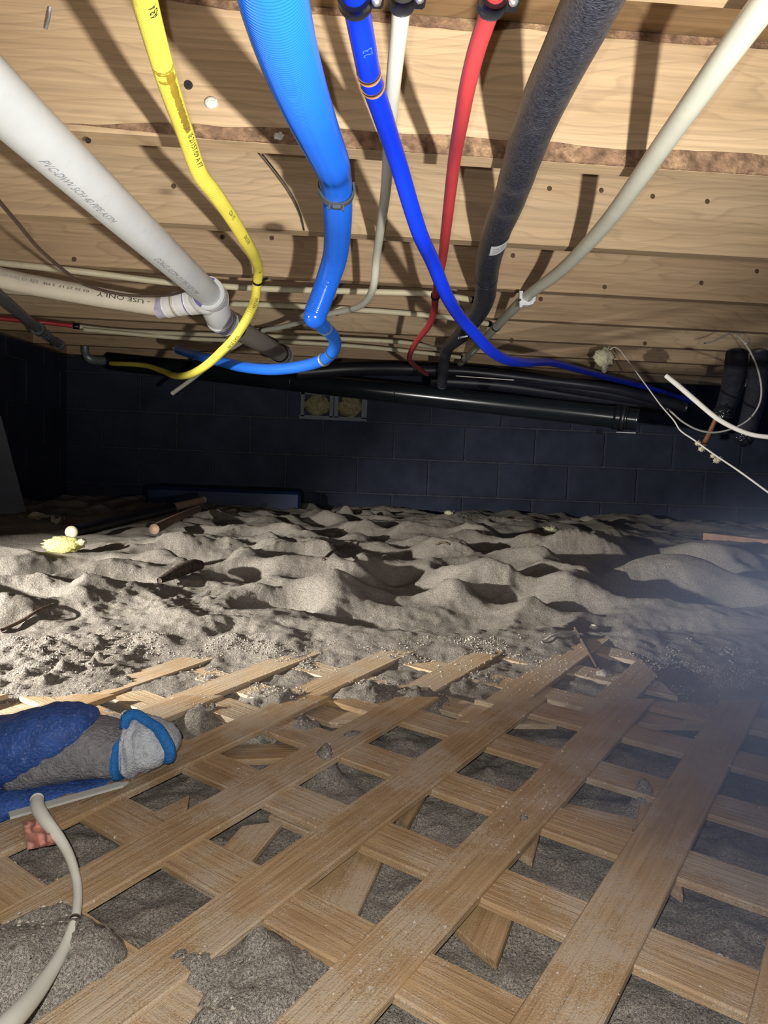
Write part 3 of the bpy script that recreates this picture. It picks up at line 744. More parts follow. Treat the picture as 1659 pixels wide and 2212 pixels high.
# ------------------------------------------------------------------ drain line of white pipe
def drain():
    A = [az(-140, 78, .325), az(20, 235, .327), az(240, 443, .335), az(452, 636, .343)]
    a, b = A[0], A[-1]
    e = empty('drain_pipe', a, 'white plastic drain line with purple primed joints under the joists', 'pipe')
    o, pa = tube('pipe', ext([a, A[1], b], .3), 0.0302, 'pvc', e, 36, straight=False); o['label'] = 'long white pipe with grey printed lettering'
    m = pa.len
    s0 = pa.near(az(20, 235, .327))
    text_on(pa, 'PVC-DWV SCH 40 PIPE ASTM', (pa.near(az(70, 282, .329)) + pa.near(az(240, 443, .335))) / 2 - 0.02, 0.0095, 'ink_grey', o, -0.55, False, shear=0.35, stretch=1.35)
    text_on(pa, 'D2665 ASTM D1785 NSF-PW', (pa.near(az(285, 485, .337)) + pa.near(az(430, 618, .343))) / 2, 0.0105, 'ink_grey', o, -0.55, False, shear=0.35, stretch=1.7)
    # end hub with primer rings
    t = (b - A[2]); t /= np.linalg.norm(t)
    hub = Path([b - t * 0.012, b + t * 0.050], 0.0375, 0.006)
    fit, _ = tube('fitting', hub, 0, 'pvc_gloss', e, 32); fit['label'] = 'glossy white tee fitting'
    sleeve('primer_ring', pa, m - 0.016, m - 0.011, 0.0068, 'primer', fit, 32)
    tube('hub_lip', Path([b - t * 0.016, b - t * 0.006], 0.0395, 0.004), 0, 'pvc_gloss', fit, 32)
    # tee body reaching left to the branch
    c0 = b + t * 0.030
    B = [ay(-30, 588, 1.80), ay(0, 600, 1.80), ay(170, 634, 1.81), ay(348, 664, 1.83)]
    br, pb = tube('pipe', B, [0.0245, 0.0245, 0.0238, 0.0225], 'pvc_cream', e, 28); br['label'] = 'cream white branch pipe lettered USE ONLY'
    B1 = B[-1]; d = c0 - B1; L_ = np.linalg.norm(d); d /= L_
    def seg(n, f0, f1, r0, r1, mat, par): return tube(n, Path([B1 + d * L_ * f0, B1 + d * L_ * f1], [r0, r1], 0.004), 0, mat, par, 28)[0]
    seg('primer_smear', -0.06, 0.14, 0.0258, 0.0262, 'primer_pale', fit)
    seg('hub_lip', 0.12, 0.30, 0.0285, 0.0290, 'pvc_gloss', fit)
    seg('collar', 0.29, 0.36, 0.0262, 0.0262, 'pvc_cream', fit)
    seg('hub_lip', 0.35, 0.55, 0.0300, 0.0310, 'pvc_gloss', fit)
    seg('primer_ring', 0.545, 0.58, 0.0318, 0.0318, 'primer', fit)
    seg('hub_body', 0.57, 0.80, 0.0330, 0.0355, 'pvc_gloss', fit)
    lump('tee_body', c0 - d * 0.016, (0.045, 0.045, 0.040), 'pvc_gloss', fit, 0.04, 1, 1)
    seg('primer_ring', 0.80, 0.83, 0.0375, 0.0380, 'primer', fit)
    # rear run
    G = [c0 + t * 0.006, ay(480, 692, c0[1] + 0.13), ay(530, 722, 2.20), ay(612, 768, 2.72)]
    P0, P1 = ay(474, 688, c0[1] + 0.10), G[-1]
    g, pg = tube('pipe', [P0, (P0 + P1) / 2, P1], 0.0302, 'pvc_grey', e, 32); g['label'] = 'dusty grey rear pipe'
    tube('hub_body', [c0, (c0 + P0) / 2 + np.array([0, 0, -.004]), P0], [0.036, 0.035, 0.034], 'pvc_gloss', fit, 28)
    sleeve('hub_lip', pg, 0.0, 0.055, 0.0055, 'pvc_gloss', fit, 28)
    sleeve('primer_ring', pg, 0.020, 0.024, 0.0063, 'primer', fit, 28)
    sleeve('coupling', pg, 0.055, 0.125, 0.0060, 'pvc_grey', g, 28)
    sleeve('rubber_ring', pg, 0.122, 0.134, 0.0072, 'blackrub', g, 28)
    s1 = pg.len
    sleeve('rubber_ring', pg, s1 - 0.09, s1 - 0.065, 0.0030, 'blackrub', g, 28)
    sleeve('end_elbow', pg, s1 - 0.065, s1 + 0.0, 0.0060, 'pvc_grey', g, 28)
    sleeve('primer_ring', pg, s1 - 0.012, s1 - 0.002, 0.0085, 'primer_pale', g, 28)
    # lettering on the branch, printed upside down as the pipe lies
    text_on(pb, '- USE ONLY', pb.near(ay(272, 640, 1.82)), 0.0105, 'ink', br, 0.30, True, stretch=1.6)
    text_on(pb, '03 22 27 17  2 ME', pb.near(ay(150, 612, 1.81)) - 0.0, 0.006, 'ink', br, 0.38, True, stretch=1.7)
    text_on(pb, '|||||||', pb.near(ay(82, 600, 1.80)), 0.0075, 'ink', br, 0.34, True)
    text_on(pb, 'NSF-DWV ASTM', pb.near(ay(32, 595, 1.80)), 0.008, 'ink_grey', br, 0.38, True, stretch=0.9)
drain()

# ------------------------------------------------------------------ flexible lines
def P(*q):
    out = []
    for u, v, k, val in q: out.append(az(u, v, val) if k == 'z' else ay(u, v, val))
    return out
def ring_clip(name, pa, s, add, wid, mat, parent, seg=24):
    return sleeve(name, pa, s - wid / 2, s + wid / 2, add, mat, parent, seg)

# yellow gas hose
Y = P((300, -60, 'y', .55), (312, 0, 'y', .60), (343, 114, 'y', .69), (366, 190, 'y', .75), (399, 285, 'y', .87), (434, 380, 'y', .98), (459, 412, 'y', 1.02),
      (496, 465, 'y', 1.12), (529, 519, 'y', 1.25), (552, 562, 'y', 1.48), (558, 590, 'y', 1.62), (554, 620, 'y', 1.66), (551, 645, 'y', 1.66), (537, 681, 'y', 1.63),
      (509, 727, 'y', 1.65), (476, 762, 'y', 1.72), (451, 785, 'y', 1.80), (412, 808, 'y', 2.05), (380, 812, 'y', 2.35), (350, 801, 'y', 2.75), (310, 789, 'y', 3.15), (240, 785, 'y', 3.6))
e = empty('gas_hose', Y[0], 'yellow corrugated gas hose looping down from the joists', 'hose')
o, pY = tube('hose', ext(Y), 0.0100, 'yellow', e, 20, corr=(0.0042, 0.00042)); HY = o
text_on(pY, 'IE 2115T/09 A FT', pY.near(ay(410, 315, .90)), 0.0072, 'ink', o, 0.55, False, shear=0.3, stretch=1.2)
text_on(pY, 'AB 4', pY.near(ay(316, 6, .60)), 0.008, 'ink', o, 0.5, True)
for uu, vv, dd, t_ in ((485, 450, 1.10, 'CSA 1/2'), (520, 503, 1.22, 'GAS 25 PSI'), (556, 575, 1.58, 'CSA'), (545, 662, 1.65, 'PIPE CSA'), (505, 731, 1.66, 'GAS 25 PSI')):
    text_on(pY, t_, pY.near(ay(uu, vv, dd)), 0.0062, 'ink', o, 0.35, False, stretch=1.1)
def stain(pa, s0, s1, ang0, wid, mat, parent, name):
    V = []; Fc = []; S = np.linspace(s0, s1, 60)
    for i, s in enumerate(S):
        p, r, t = pa.at(s); n = CAMP - p; n = n - t * (n @ t); n /= np.linalg.norm(n); bt = np.cross(n, t)
        w0 = wid * (1 + 0.5 * float(perlin(np.array([s * 180.]), np.array([2.2]), 3)[0]))
        for k in range(5):
            th = ang0 + (k / 4 - .5) * w0
            V.append(p + (r + 0.0005) * (math.cos(th) * n + math.sin(th) * bt))
    for i in range(len(S) - 1):
        for k in range(4): Fc.append((i * 5 + k, i * 5 + k + 1, i * 5 + 6 + k, i * 5 + 5 + k))
    return mk(name, V, Fc, mat, parent)
sa_, sb_ = pY.near(ay(350, 140, .71)), pY.near(ay(395, 272, .85))
stain(pY, sa_, sb_, 0.45, 0.75, 'stain', HY, 'pipe_dope_stain')
stain(pY, sa_ - 0.004, sa_ + 0.002, 0.0, 2.6, 'stain', HY, 'pipe_dope_stain')
stain(pY, sa_ + 0.010, sa_ + 0.015, 0.2, 1.6, 'stain', HY, 'pipe_dope_stain')
s = pY.near(ay(556, 608, 1.65)); ring_clip('cable_tie', pY, s, 0.0012, 0.006, 'blackrub', e)
o, _ = tube('tie_tail', [ay(562, 606, 1.65), ay(570, 604, 1.66), ay(578, 601, 1.67)], 0.003, 'blackrub', e, 8)

# bright blue corrugated pipe
BQ = [(580, -60, .46), (591, 0, .488), (617, 100, .55), (651, 200, .64), (692, 300, .79), (714, 350, .90), (722, 375, 1.00), (727, 413, 1.08), (729, 453, 1.14), (728, 519, 1.28), (722, 562, 1.36), (706, 611, 1.41), (690, 655, 1.42), (680, 680, 1.42)]
e = empty('blue_pipe', ay(591, 0, .488), 'thick bright blue corrugated pipe hanging in a grey strap', 'pipe')
o, pB = tube('corrugated_pipe', ext([ay(*q) for q in BQ]), 0.0225, 'blue', e, 36, corr=(0.0034, 0.00038))
kn = ay(680, 684, 1.42)
lump('elbow', kn, (0.0228, 0.0228, 0.0228), 'blue', e, 0.0, 1, 0)
SQ = [(682, 690, 1.43), (699, 706, 1.47), (719, 726, 1.53), (724, 744, 1.57), (716, 764, 1.60), (699, 777, 1.63), (653, 791, 1.68), (590, 798, 1.74), (527, 793, 1.82), (476, 781, 1.95), (425, 768, 2.15), (385, 756, 2.4)]
h, pH = tube('hose', [ay(*q) for q in SQ], [.0150, .0145, .0135, .0135, .0135, .0135, .0135, .0135, .0135, .0135, .0135, .0135], 'blue2', e, 24); h['label'] = 'thinner blue hose curving away from the elbow'
ring_clip('hose_clip', pH, pH.near(ay(701, 708, 1.475)), 0.0012, 0.005, 'galv', h)
ring_clip('hose_clip', pH, pH.near(ay(700, 777, 1.63)), 0.0016, 0.008, 'galv', h)
ring_clip('hose_clip', pH, pH.near(ay(716, 764, 1.60)), 0.0012, 0.004, 'greyplastic', h)
# grey strap
st = empty('pipe_strap', ay(740, 335, 1.1), 'grey plastic strap with nibs holding the bright blue pipe', 'strap')
s = pB.near(ay(725, 408, 1.07)); p, r, t = pB.at(s)
up = np.array([0.10, 0.55, 0.83]); up = up / np.linalg.norm(up)          # strap plane leans with the pipe
ax1 = np.array([1.0, 0.12, 0.0]); ax1 /= np.linalg.norm(ax1); ax2 = np.array([-0.08, 0.28, 0.95]); ax2 -= ax1 * (ax1 @ ax2); ax2 /= np.linalg.norm(ax2)
nn = np.cross(ax1, ax2)
V = []; Fc = []; na = 40
rr0, rr1 = 0.0240, 0.0272
for i in range(na + 1):
    a = math.radians(-200 + 222 * i / na)
    for (rad, k) in ((rr0, -1), (rr1, -1), (rr1, 1), (rr0, 1)):
        V.append(p + rad * (math.cos(a) * ax1 * 1.0 + math.sin(a) * ax2 * 1.06) + nn * k * 0.0045)
for i in range(na):
    for k in range(4): Fc.append((i * 4 + k, i * 4 + (k + 1) % 4, i * 4 + 4 + (k + 1) % 4, i * 4 + 4 + k))
Fc += [(0, 1, 2, 3), tuple(na * 4 + k for k in (3, 2, 1, 0))]
mk('strap_ring', V, Fc, 'greyplastic', st, False)
for dx in (-0.010, 0.010):
    c = p + ax1 * dx - ax2 * 0.0300; box('nib', c, (0.003, 0.006, 0.009), 'greyplastic', st, bev=0.0008)
box('latch', p - ax2 * 0.0285 + ax1 * 0.001 - nn * 0.002, (0.013, 0.010, 0.0055), 'greyplastic', st, bev=0.001)
tp = ay(745, 331, D1 - 0.001); lowp = p + 0.0255 * (math.cos(math.radians(20)) * ax1) + ax2 * 0.006
extrude('hanger_plate', [(-0.012, 0.0), (0.006, 0.0), (0.007, -0.030), (0.006, -0.052), (0.001, -0.056), (-0.002, -0.048), (-0.010, -0.020)], tp + np.array([0, .004, .003]), (1, 0.02, 0), (0.0, -0.2, 0.98), 0.003, 'greyplastic', st)

# deep blue water tube
DQ = [(762, -40, .58), (773, 32, .63), (787, 106, .67), (797, 159, .71), (825, 245, .79), (859, 350, .90), (905, 500, 1.00), (933, 562, 1.10), (964, 637, 1.20), (996, 688, 1.32), (1023, 718, 1.38), (1056, 754, 1.45), (1091, 776, 1.55), (1134, 783, 1.72), (1190, 783, 2.1), (1255, 800, 2.4), (1330, 820, 2.75), (1395, 836, 2.95), (1500, 868, 3.2)]
e = empty('water_tube', ay(773, 32, .63), 'deep blue water tube with brown tape rings', 'tube')
o, pD = tube('tube', ext([ay(*q) for q in DQ]), 0.0110, 'deepblue', e, 24)
for u, v, y, wd in ((796, 154, .705, .007), (801, 178, .728, .007)): ring_clip('tape_ring', pD, pD.near(ay(u, v, y)), 0.0006, wd, 'tape', o)
text_on(pD, '23', pD.near(ay(784, 92, .66)), 0.009, 'paleblue', o, 0.2, True, stretch=0.8)
# white tube
WQ = [(872, -50, .62), (866, 27, .66), (849, 186, .78), (833, 413, 1.13), (820, 506, 1.34), (813, 560, 1.46), (808, 612, 1.52), (795, 645, 1.62), (779, 660, 1.72), (754, 669, 1.86), (716, 677, 2.0), (658, 694, 2.2), (602, 708, 2.36), (560, 717, 2.45), (520, 740, 2.55), (470, 775, 2.65), (420, 815, 2.75), (372, 850, 2.8)]
e = empty('water_tube', ay(866, 27, .66), 'white water tube hanging between the blue and red tubes', 'tube')
o, pW = tube('tube', ext([ay(*q) for q in WQ]), 0.0080, 'whitepex', e, 18)
ring_clip('collar', pW, pW.near(ay(566, 716, 2.44)), 0.003, 0.008, 'blackrub', o)
box('bracket', ay(722, 680, 2.0) + np.array([0, 0, .004]), (0.024, 0.012, 0.012), 'blackrub', e, bev=.002)
# red tube
RQ = [(1078, -40, .57), (1055, 32, .61), (1030, 106, .65), (1010, 186, .70), (998, 250, .76), (981, 350, .90), (963, 500, 1.12), (955, 562, 1.28), (945, 612, 1.42), (940, 645, 1.55), (938, 670, 1.66), (927, 702, 1.80), (904, 732, 1.98), (889, 757, 2.15), (884, 774, 2.3), (896, 790, 2.6), (922, 808, 2.9)]
e = empty('water_tube', ay(1055, 32, .61), 'red water tube bending away under the joists', 'tube')
o, pR = tube('tube', ext([ay(*q) for q in RQ]), 0.0080, 'redpex', e, 18)
ring_clip('cable_tie', pR, pR.near(ay(940, 636, 1.52)), 0.002, 0.012, 'blackrub', e)
# clamps on the first joist
for pa, (u, v, y), lbl, sc_ in ((pD, (767, 4, .605), 'black plastic clamp gripping the deep blue tube', 1.25), (pW, (869, -4, .64), 'black plastic clamp gripping the white tube', 1.0), (pR, (1063, 10, .595), 'black plastic clamp gripping the red tube', 1.0)):
    s = pa.near(ay(u, v, y)); p, r, t = pa.at(s)
    e = empty('pipe_clamp', p, lbl, 'clamp')
    ring_clip('clamp_ring', pa, s, 0.0035, 0.016, 'blackrub', e)
    box('clamp_base', p + np.array([0.0, -0.004, r + 0.011]), (0.034 * sc_, 0.022, 0.020), 'blackrub', e, bev=.003)
    box('clamp_ear', p + np.array([r + 0.006, -0.002, r * 0.1]), (0.012, 0.015, 0.014), 'blackrub', e, bev=.002)
    lump('screw_head', p + np.array([r + 0.006, -0.010, -r * 0.7]), (0.0042, 0.003, 0.0042), 'zinc', e, 0.1, 1, 2, 2)

# black foam covered pipe
FQ = [(1310, -70, .375), (1279, 0, .378), (1245, 72, .382), (1162, 250, .388), (1097, 440, .388), (1077, 488, .388), (1056, 561, .386), (1050, 612, .384), (1048, 640, .380), (1032, 678, .376), (995, 725, .370)]
FP = [az(*q) for q in FQ] + [ay(963, 762, 2.75), ay(957, 800, 2.85), ay(955, 832, 2.95)]
e = empty('insulated_pipe', FP[1], 'pipe in thick black foam insulation with a white sticker', 'pipe')
o, pF = tube('foam_sleeve', ext(FP), [.025] * 10 + [.0255, .0245, .0235, .022, .021, .020], 'foam', e, 36, wob=0.02)
ring_clip('foam_joint', pF, pF.near(az(1051, 600, .384)), 0.0006, 0.012, 'foam', o, 36)
# sticker wrapped on the foam
s_ = pF.near(az(1071, 508, .388)); V = []; Fc = []
for i in range(9):
    for k in range(13):
        p, r, t = pF.at(s_ - 0.028 + 0.007 * i - (k - 4) * 0.0016); n = CAMP - p; n -= t * (n @ t); n /= np.linalg.norm(n); bt = np.cross(n, t)
        th = -0.02 + k / 12 * 1.30
        V.append(p + (r + 0.0009) * (math.cos(th) * n + math.sin(th) * bt))
for i in range(8):
    for k in range(12): Fc.append((i * 13 + k, i * 13 + k + 1, (i + 1) * 13 + k + 1, (i + 1) * 13 + k))
st_ = mk('sticker', V, Fc, 'paper', o); st_['label'] = 'small white paper sticker'
for q in (0.3, 0.5, 0.7):
    VV = []; 
    for k in range(6):
        th = 0.18 + k / 5 * 0.75
        for d_ in (-0.002, 0.002):
            p, r, t = pF.at(s_ - 0.028 + 0.056 * q + d_ - (k * 2 - 3) * 0.0016); n = CAMP - p; n -= t * (n @ t); n /= np.linalg.norm(n); bt = np.cross(n, t)
            VV.append(p + (r + 0.0013) * (math.cos(th) * n + math.sin(th) * bt))
    mk('print_line', VV, [(2 * k, 2 * k + 1, 2 * k + 3, 2 * k + 2) for k in range(5)], 'ink_grey', st_)

# white pipe running off to the right
WP = [az(1740, -110, .382), az(1596, 83, .385), az(1441, 300, .387), az(1309, 482, .388), az(1213, 583, .388), az(1137, 641, .388), az(1072, 706, .388), az(1005, 775, .386), az(968, 812, .375)]
e = empty('water_pipe', WP[1], 'long white pipe slanting across the joists to a black collar', 'pipe')
o, pP = tube('pipe', ext(WP), 0.0130, 'whitepex', e, 24)
for u, v in ((1072, 706), (1004, 776)):
    s = pP.near(az(u, v, .388)); ring_clip('collar', pP, s, 0.0016, 0.010, 'blackrub', o); ring_clip('collar', pP, s + 0.012, 0.0010, 0.006, 'whiteplastic', o)
# white J hook
hk = empty('pipe_hook', az(1137, 632, .41), 'small white plastic J hook holding the long white pipe', 'hook')
hc = az(1137, 641, .388); sx_ = hc[1] / F * 1.02
def px(a, b): return ((a - 1137) * sx_, (641 - b) * sx_)
out_ = [px(*q) for q in ((1121, 631), (1128, 631), (1129, 645), (1133, 652), (1141, 654), (1147, 650), (1149, 643), (1155, 643), (1154, 651), (1148, 659), (1139, 661), (1128, 661), (1126, 665), (1121, 665))]
extrude('hook_body', out_, hc + np.array([0, -0.004, 0]), (1, -0.05, 0.04), (-0.04, 0.1, 0.99), 0.012, 'whiteplastic', hk)
box('nail', hc + np.array([-0.019, -0.012, -0.012]), (0.004, 0.012, 0.004), 'nail', hk)

# beige tubes strapped along the joists
def beige(lbl, pts, dia, mat='beige', grp='beige tubes along the joists'):
    e_ = empty('beige_tube', pts[len(pts) // 2], lbl, 'tube', grp)
    o_, p_ = tube('tube', pts, dia / 2, mat, e_, 14); return e_, p_
zt = .4085
e1, p1 = beige('beige tube behind the tee fitting, ending at the foam covered pipe', [az(-40, 563, zt), az(0, 568, zt), az(177, 587, zt), az(380, 612, zt), az(476, 618, zt), az(552, 623, zt), az(820, 631, zt), az(932, 635, zt), az(1022, 648, zt)], .0165)
ring_clip('end_cap', p1, p1.len - 0.004, 0.001, 0.008, 'blackrub', e1)
e2, p2 = beige('beige tube joining the long white pipe at a black collar', [az(-40, 626, zt), az(60, 632, zt), az(200, 643, zt), az(480, 656, zt), az(653, 662, zt), az(955, 684, zt), az(1062, 701, zt)], .0165)
ring_clip('collar', p2, p2.len - 0.012, 0.0016, 0.012, 'blackrub', e2)
e3, p3 = beige('upper beige tube of the rear pair, spliced to a red tube', [az(157, 704, zt), az(250, 714, zt), az(400, 721, zt), az(595, 727, zt), az(780, 734, zt), az(891, 742, zt), az(953, 757, zt)], .0165)
o, pr3 = tube('red_end', [az(-60, 682, zt), az(0, 688, zt), az(90, 696, zt), az(157, 704, zt)], 0.0085, 'redpex', e3, 14); o['label'] = 'red tube end'
ring_clip('splice', p3, 0.008, 0.003, 0.03, 'blackrub', e3)
e4, p4 = beige('lower beige tube of the rear pair below its neighbour', [az(180, 712, .395), az(400, 731, .395), az(496, 735, .395), az(603, 738, .395), az(780, 749, .395), az(947, 766, .395), az(1000, 773, .395)], .0165)
ring_clip('collar', p4, p4.len - 0.012, 0.0016, 0.012, 'blackrub', e4)
# tie across the rear pair
o, _ = tube('cable_tie', [ay(562, 712, 2.42), ay(572, 722, 2.5), ay(590, 731, 2.62), ay(600, 737, 2.7)], 0.003, 'blackrub', None, 8); tag(o, 'black cable tie bent round the rear beige tubes', 'cable tie')

# brown cable, sagging at the left
o, _ = tube('brown_cable', [ay(-30, 400, 1.0), ay(0, 437, 1.05), ay(38, 482, 1.12), ay(84, 537, 1.22), ay(142, 587, 1.33), ay(177, 612, 1.40), ay(228, 629, 1.47), ay(278, 638, 1.52), ay(337, 639, 1.58), ay(378, 635, 1.68), ay(400, 628, 1.76)], 0.0030, 'browncable', None, 10); tag(o, 'thin brown cable sagging under the cream branch pipe', 'cable')

# grey pipe with couplings going to the side wall
GP = [az(-60, 590, .375), az(0, 640, .376), az(83, 711, .378), az(130, 746, .380)]
e = empty('iron_pipe', GP[1], 'dark grey iron pipe with couplings going to the side wall', 'pipe')
o, pG = tube('pipe', GP, 0.0165, 'galv', e, 20)
for u, v, a_, w_ in ((83, 711, .008, .05), (98, 722, .004, .03), (130, 746, .006, .03)):
    s = min(pG.near(az(u, v, .378)), pG.len - w_); sleeve('coupling', pG, max(0, s - w_ / 2), s + w_ / 2, a_, 'galv', o)
e = empty('elbow_pipe', ay(185, 775, 3.7), 'small dark elbow pipe at the start of the black drain', 'pipe')
tube('elbow', [ay(184, 742, 3.75), ay(185, 762, 3.75), ay(192, 774, 3.75), ay(240, 781, 3.85)], [.018, .018, .022, .022], 'galv', e, 14)

# black drain along the far wall
K0, K1 = ay(235, 780, 3.85), ay(1378, 907, 2.95)
e = empty('black_drain', K1, 'long glossy black drain pipe sloping along the far wall', 'pipe')
o, pK = tube('pipe', [K0, (K0 + K1) / 2, K1], 0.046, 'abs', e, 32)
for u, v in ((685, 829), (910, 857)): 
    s = pK.near(K0 + (K1 - K0) * ((u - 235) / (1378 - 235)) ** 0.98); ring_clip('joint', pK, s, 0.0016, 0.006, 'blackrub', o, 32)
sleeve('coupling', pK, pK.len - 0.10, pK.len - 0.045, 0.005, 'abs', o, 32); sleeve('coupling_ring', pK, pK.len - 0.075, pK.len - 0.055, 0.009, 'blackrub', o, 32)
box('tag', K1 + np.array([-0.055, -0.02, -0.056]), (0.075, 0.02, 0.003), 'whiteplastic', e)
box('hanger', K1 + np.array([-0.16, 0.0, -0.055]), (0.02, 0.02, 0.025), 'blackrub', e)
# black hoses bundled above it
for k, (pts, r_) in enumerate((([(640, 806, 3.3), (760, 797, 3.3), (900, 797, 3.25), (1050, 806, 3.2), (1250, 838, 3.1), (1440, 868, 3.0)], .032), ([(930, 822, 3.3), (1080, 832, 3.25), (1250, 856, 3.2), (1440, 884, 3.15)], .028), ([(900, 800, 3.0), (1000, 802, 3.0), (1180, 822, 2.95), (1330, 842, 2.9), (1480, 880, 2.9)], .02))):
    lb = ('thick black hose lying on top of the black drain', 'black hose between the drain and the far wall', 'thin black hose crossing below the deep blue tube')[k]
    o, _ = tube('black_hose', [ay(*q) for q in pts], r_, 'blackcable', None, 16); tag(o, lb, 'hose', 'black hoses above the drain')
o, _ = tube('white_wire', [ay(985, 812, 2.9), ay(1040, 816, 2.85), ay(1110, 821, 2.8)], 0.002, 'dustywire', None, 6); tag(o, 'short pale wire lying on the black hoses', 'wire')
o, _ = tube('wire_stub', [ay(1010, 726, 1.9), ay(1000, 728, 1.9), ay(990, 730, 1.9)], [.002, .002, .004], 'whiteplastic', None, 8); tag(o, 'tiny white wire stub sticking out beside the foam pipe', 'wire')

# ------------------------------------------------------------------ things hanging at the right
def tuft(name, c, r, mat, parent=None, n=60, seed=0, ln=1.6):
    """fibreglass wad: a lumpy core with loose fibres"""
    rg = np.random.default_rng(seed)
    bm = bmesh.new(); bmesh.ops.create_icosphere(bm, subdivisions=3, radius=1.0)
    V = np.array([v.co[:] for v in bm.verts]); Fc = [[v.index for v in f.verts] for f in bm.faces]; bm.free()
    k = 1 + 0.34 * fbm(V[:, 0] * 2.0 + 4 * V[:, 2] + seed, V[:, 1] * 2.3 + 3 * V[:, 2], 4, seed)
    V = V * k[:, None] * np.asarray(r, float); Fc = list(Fc); VV = [v for v in V]
    for i in range(n):
        d = rg.normal(size=3); d /= np.linalg.norm(d); a = d * np.asarray(r) * 0.8; b = d * np.asarray(r) * rg.uniform(1.1, ln) + rg.normal(size=3) * np.mean(r) * 0.2
        q = np.cross(d, rg.normal(size=3)); q = q / np.linalg.norm(q) * np.mean(r) * 0.05
        h = len(VV); VV += [a - q, a + q, b, (a + b) / 2 + np.cross(q, d) * 2]; Fc += [(h, h + 1, h + 2), (h, h + 3, h + 2), (h + 1, h + 3, h + 2)]
    return mk(name, np.array(VV) + np.asarray(c), Fc, mat, parent, True)
tf = tuft('insulation_tuft', ay(1306, 772, 2.78), (0.040, 0.022, 0.036), 'insul_pale', None, 24, 3, 1.35); tag(tf, 'pale yellow insulation tuft caught on the joist at the wire end', 'insulation')
lp = lump('drip', ay(1305, 795, 2.78), (0.010, 0.008, 0.026), 'insul_pale', tf, 0.4, 2, 3)
ww = empty('white_wire', ay(1322, 752, 2.78), 'thin white wire hanging taut from the insulation tuft', 'wire')
tube('wire', [ay(1318, 756, 2.78), ay(1324, 751, 2.76), ay(1336, 754, 2.7), ay(1360, 784, 2.55), ay(1394, 830, 2.35), ay(1428, 876, 2.15), ay(1457, 910, 2.0), ay(1469, 929, 1.95), ay(1500, 951, 1.85), ay(1536, 977, 1.75), ay(1597, 1018, 1.55), ay(1659, 1063, 1.4), ay(1740, 1120, 1.2), ay(1900, 1240, 1.0), ay(2150, 1420, .85)], 0.0022, 'whitewire', ww, 8)
for (u, v, y, r_) in ((1508, 958, 1.83, .008), (1516, 970, 1.82, .009), (1541, 985, 1.74, .007), (1550, 994, 1.73, .010)): tuft('fibre', ay(u, v, y), (r_, r_ * .6, r_ * .8), 'insul_pale', ww, 25, int(u), 1.7)
o, _ = tube('white_conduit', [ay(1439, 812, 1.95), ay(1464, 832, 1.92), ay(1500, 863, 1.87), ay(1548, 903, 1.8), ay(1585, 924, 1.74), ay(1621, 938, 1.68), ay(1659, 944, 1.62), ay(1740, 948, 1.5), ay(1950, 900, 1.4), ay(2250, 780, 1.35)], [.0065, .0072, .0070, .0066, .006, .0055, .0055, .0055, .0055, .0055], 'whitewire', None, 12); tag(o, 'thick white cut cable end curving in front of the black ducts', 'cable')
e = empty('knotted_wire', ay(1610, 743, 2.3), 'dusty looped wire knotted to the joist above the black ducts', 'wire')
tube('wire', [ay(1446, 886, 2.3), ay(1476, 912, 2.3), ay(1512, 930, 2.3), ay(1548, 934, 2.3), ay(1592, 922, 2.3), ay(1621, 903, 2.3), ay(1640, 874, 2.3), ay(1645, 845, 2.3), ay(1638, 801, 2.3), ay(1621, 760, 2.3), ay(1610, 743, 2.3), ay(1592, 722, 2.31)], 0.0032, 'dustywire', e, 8)
tube('loop', [ay(1520, 742, 2.33), ay(1543, 736, 2.33), ay(1572, 722, 2.33), ay(1592, 719, 2.33), ay(1610, 722, 2.33), ay(1618, 730, 2.33), ay(1616, 740, 2.33)], 0.0026, 'dustywire', e, 8)
lump('knot', ay(1611, 742, 2.3), (.007, .006, .006), 'dustywire', e, .2, 2, 5, 2)
for k, (a, b, r_, lb) in enumerate((((1590, 792, 2.62), (1564, 890, 2.55), .040, 'black wrapped duct end with shiny crumpled plastic'), ((1642, 795, 2.55), (1608, 945, 2.45), .037, 'longer black wrapped duct hanging beside the copper stub'))):
    e = empty('wrapped_duct', ay(*a), lb, 'duct', 'black wrapped ducts')
    A_, B_ = ay(*a), ay(*b)
    tube('duct', [A_ + np.array([.01, .02, .05]), A_, (A_ + B_) / 2 + np.array([.006, 0, 0]), B_], [r_, r_, r_ * .97, r_ * .8], 'darkwrap', e, 24, wob=.06)
    lump('crumpled_wrap', B_, (r_ * .85, r_ * .85, r_ * .8), 'wrap', e, 0.30, 2.4, 11 + k, 4)
o, _ = tube('copper_stub', [ay(1547, 903, 2.5), ay(1535, 930, 2.5), ay(1521, 960, 2.49)], [.0075, .0085, .0095], 'copper', None, 12); tag(o, 'short copper pipe stub poking out below the black ducts', 'pipe')

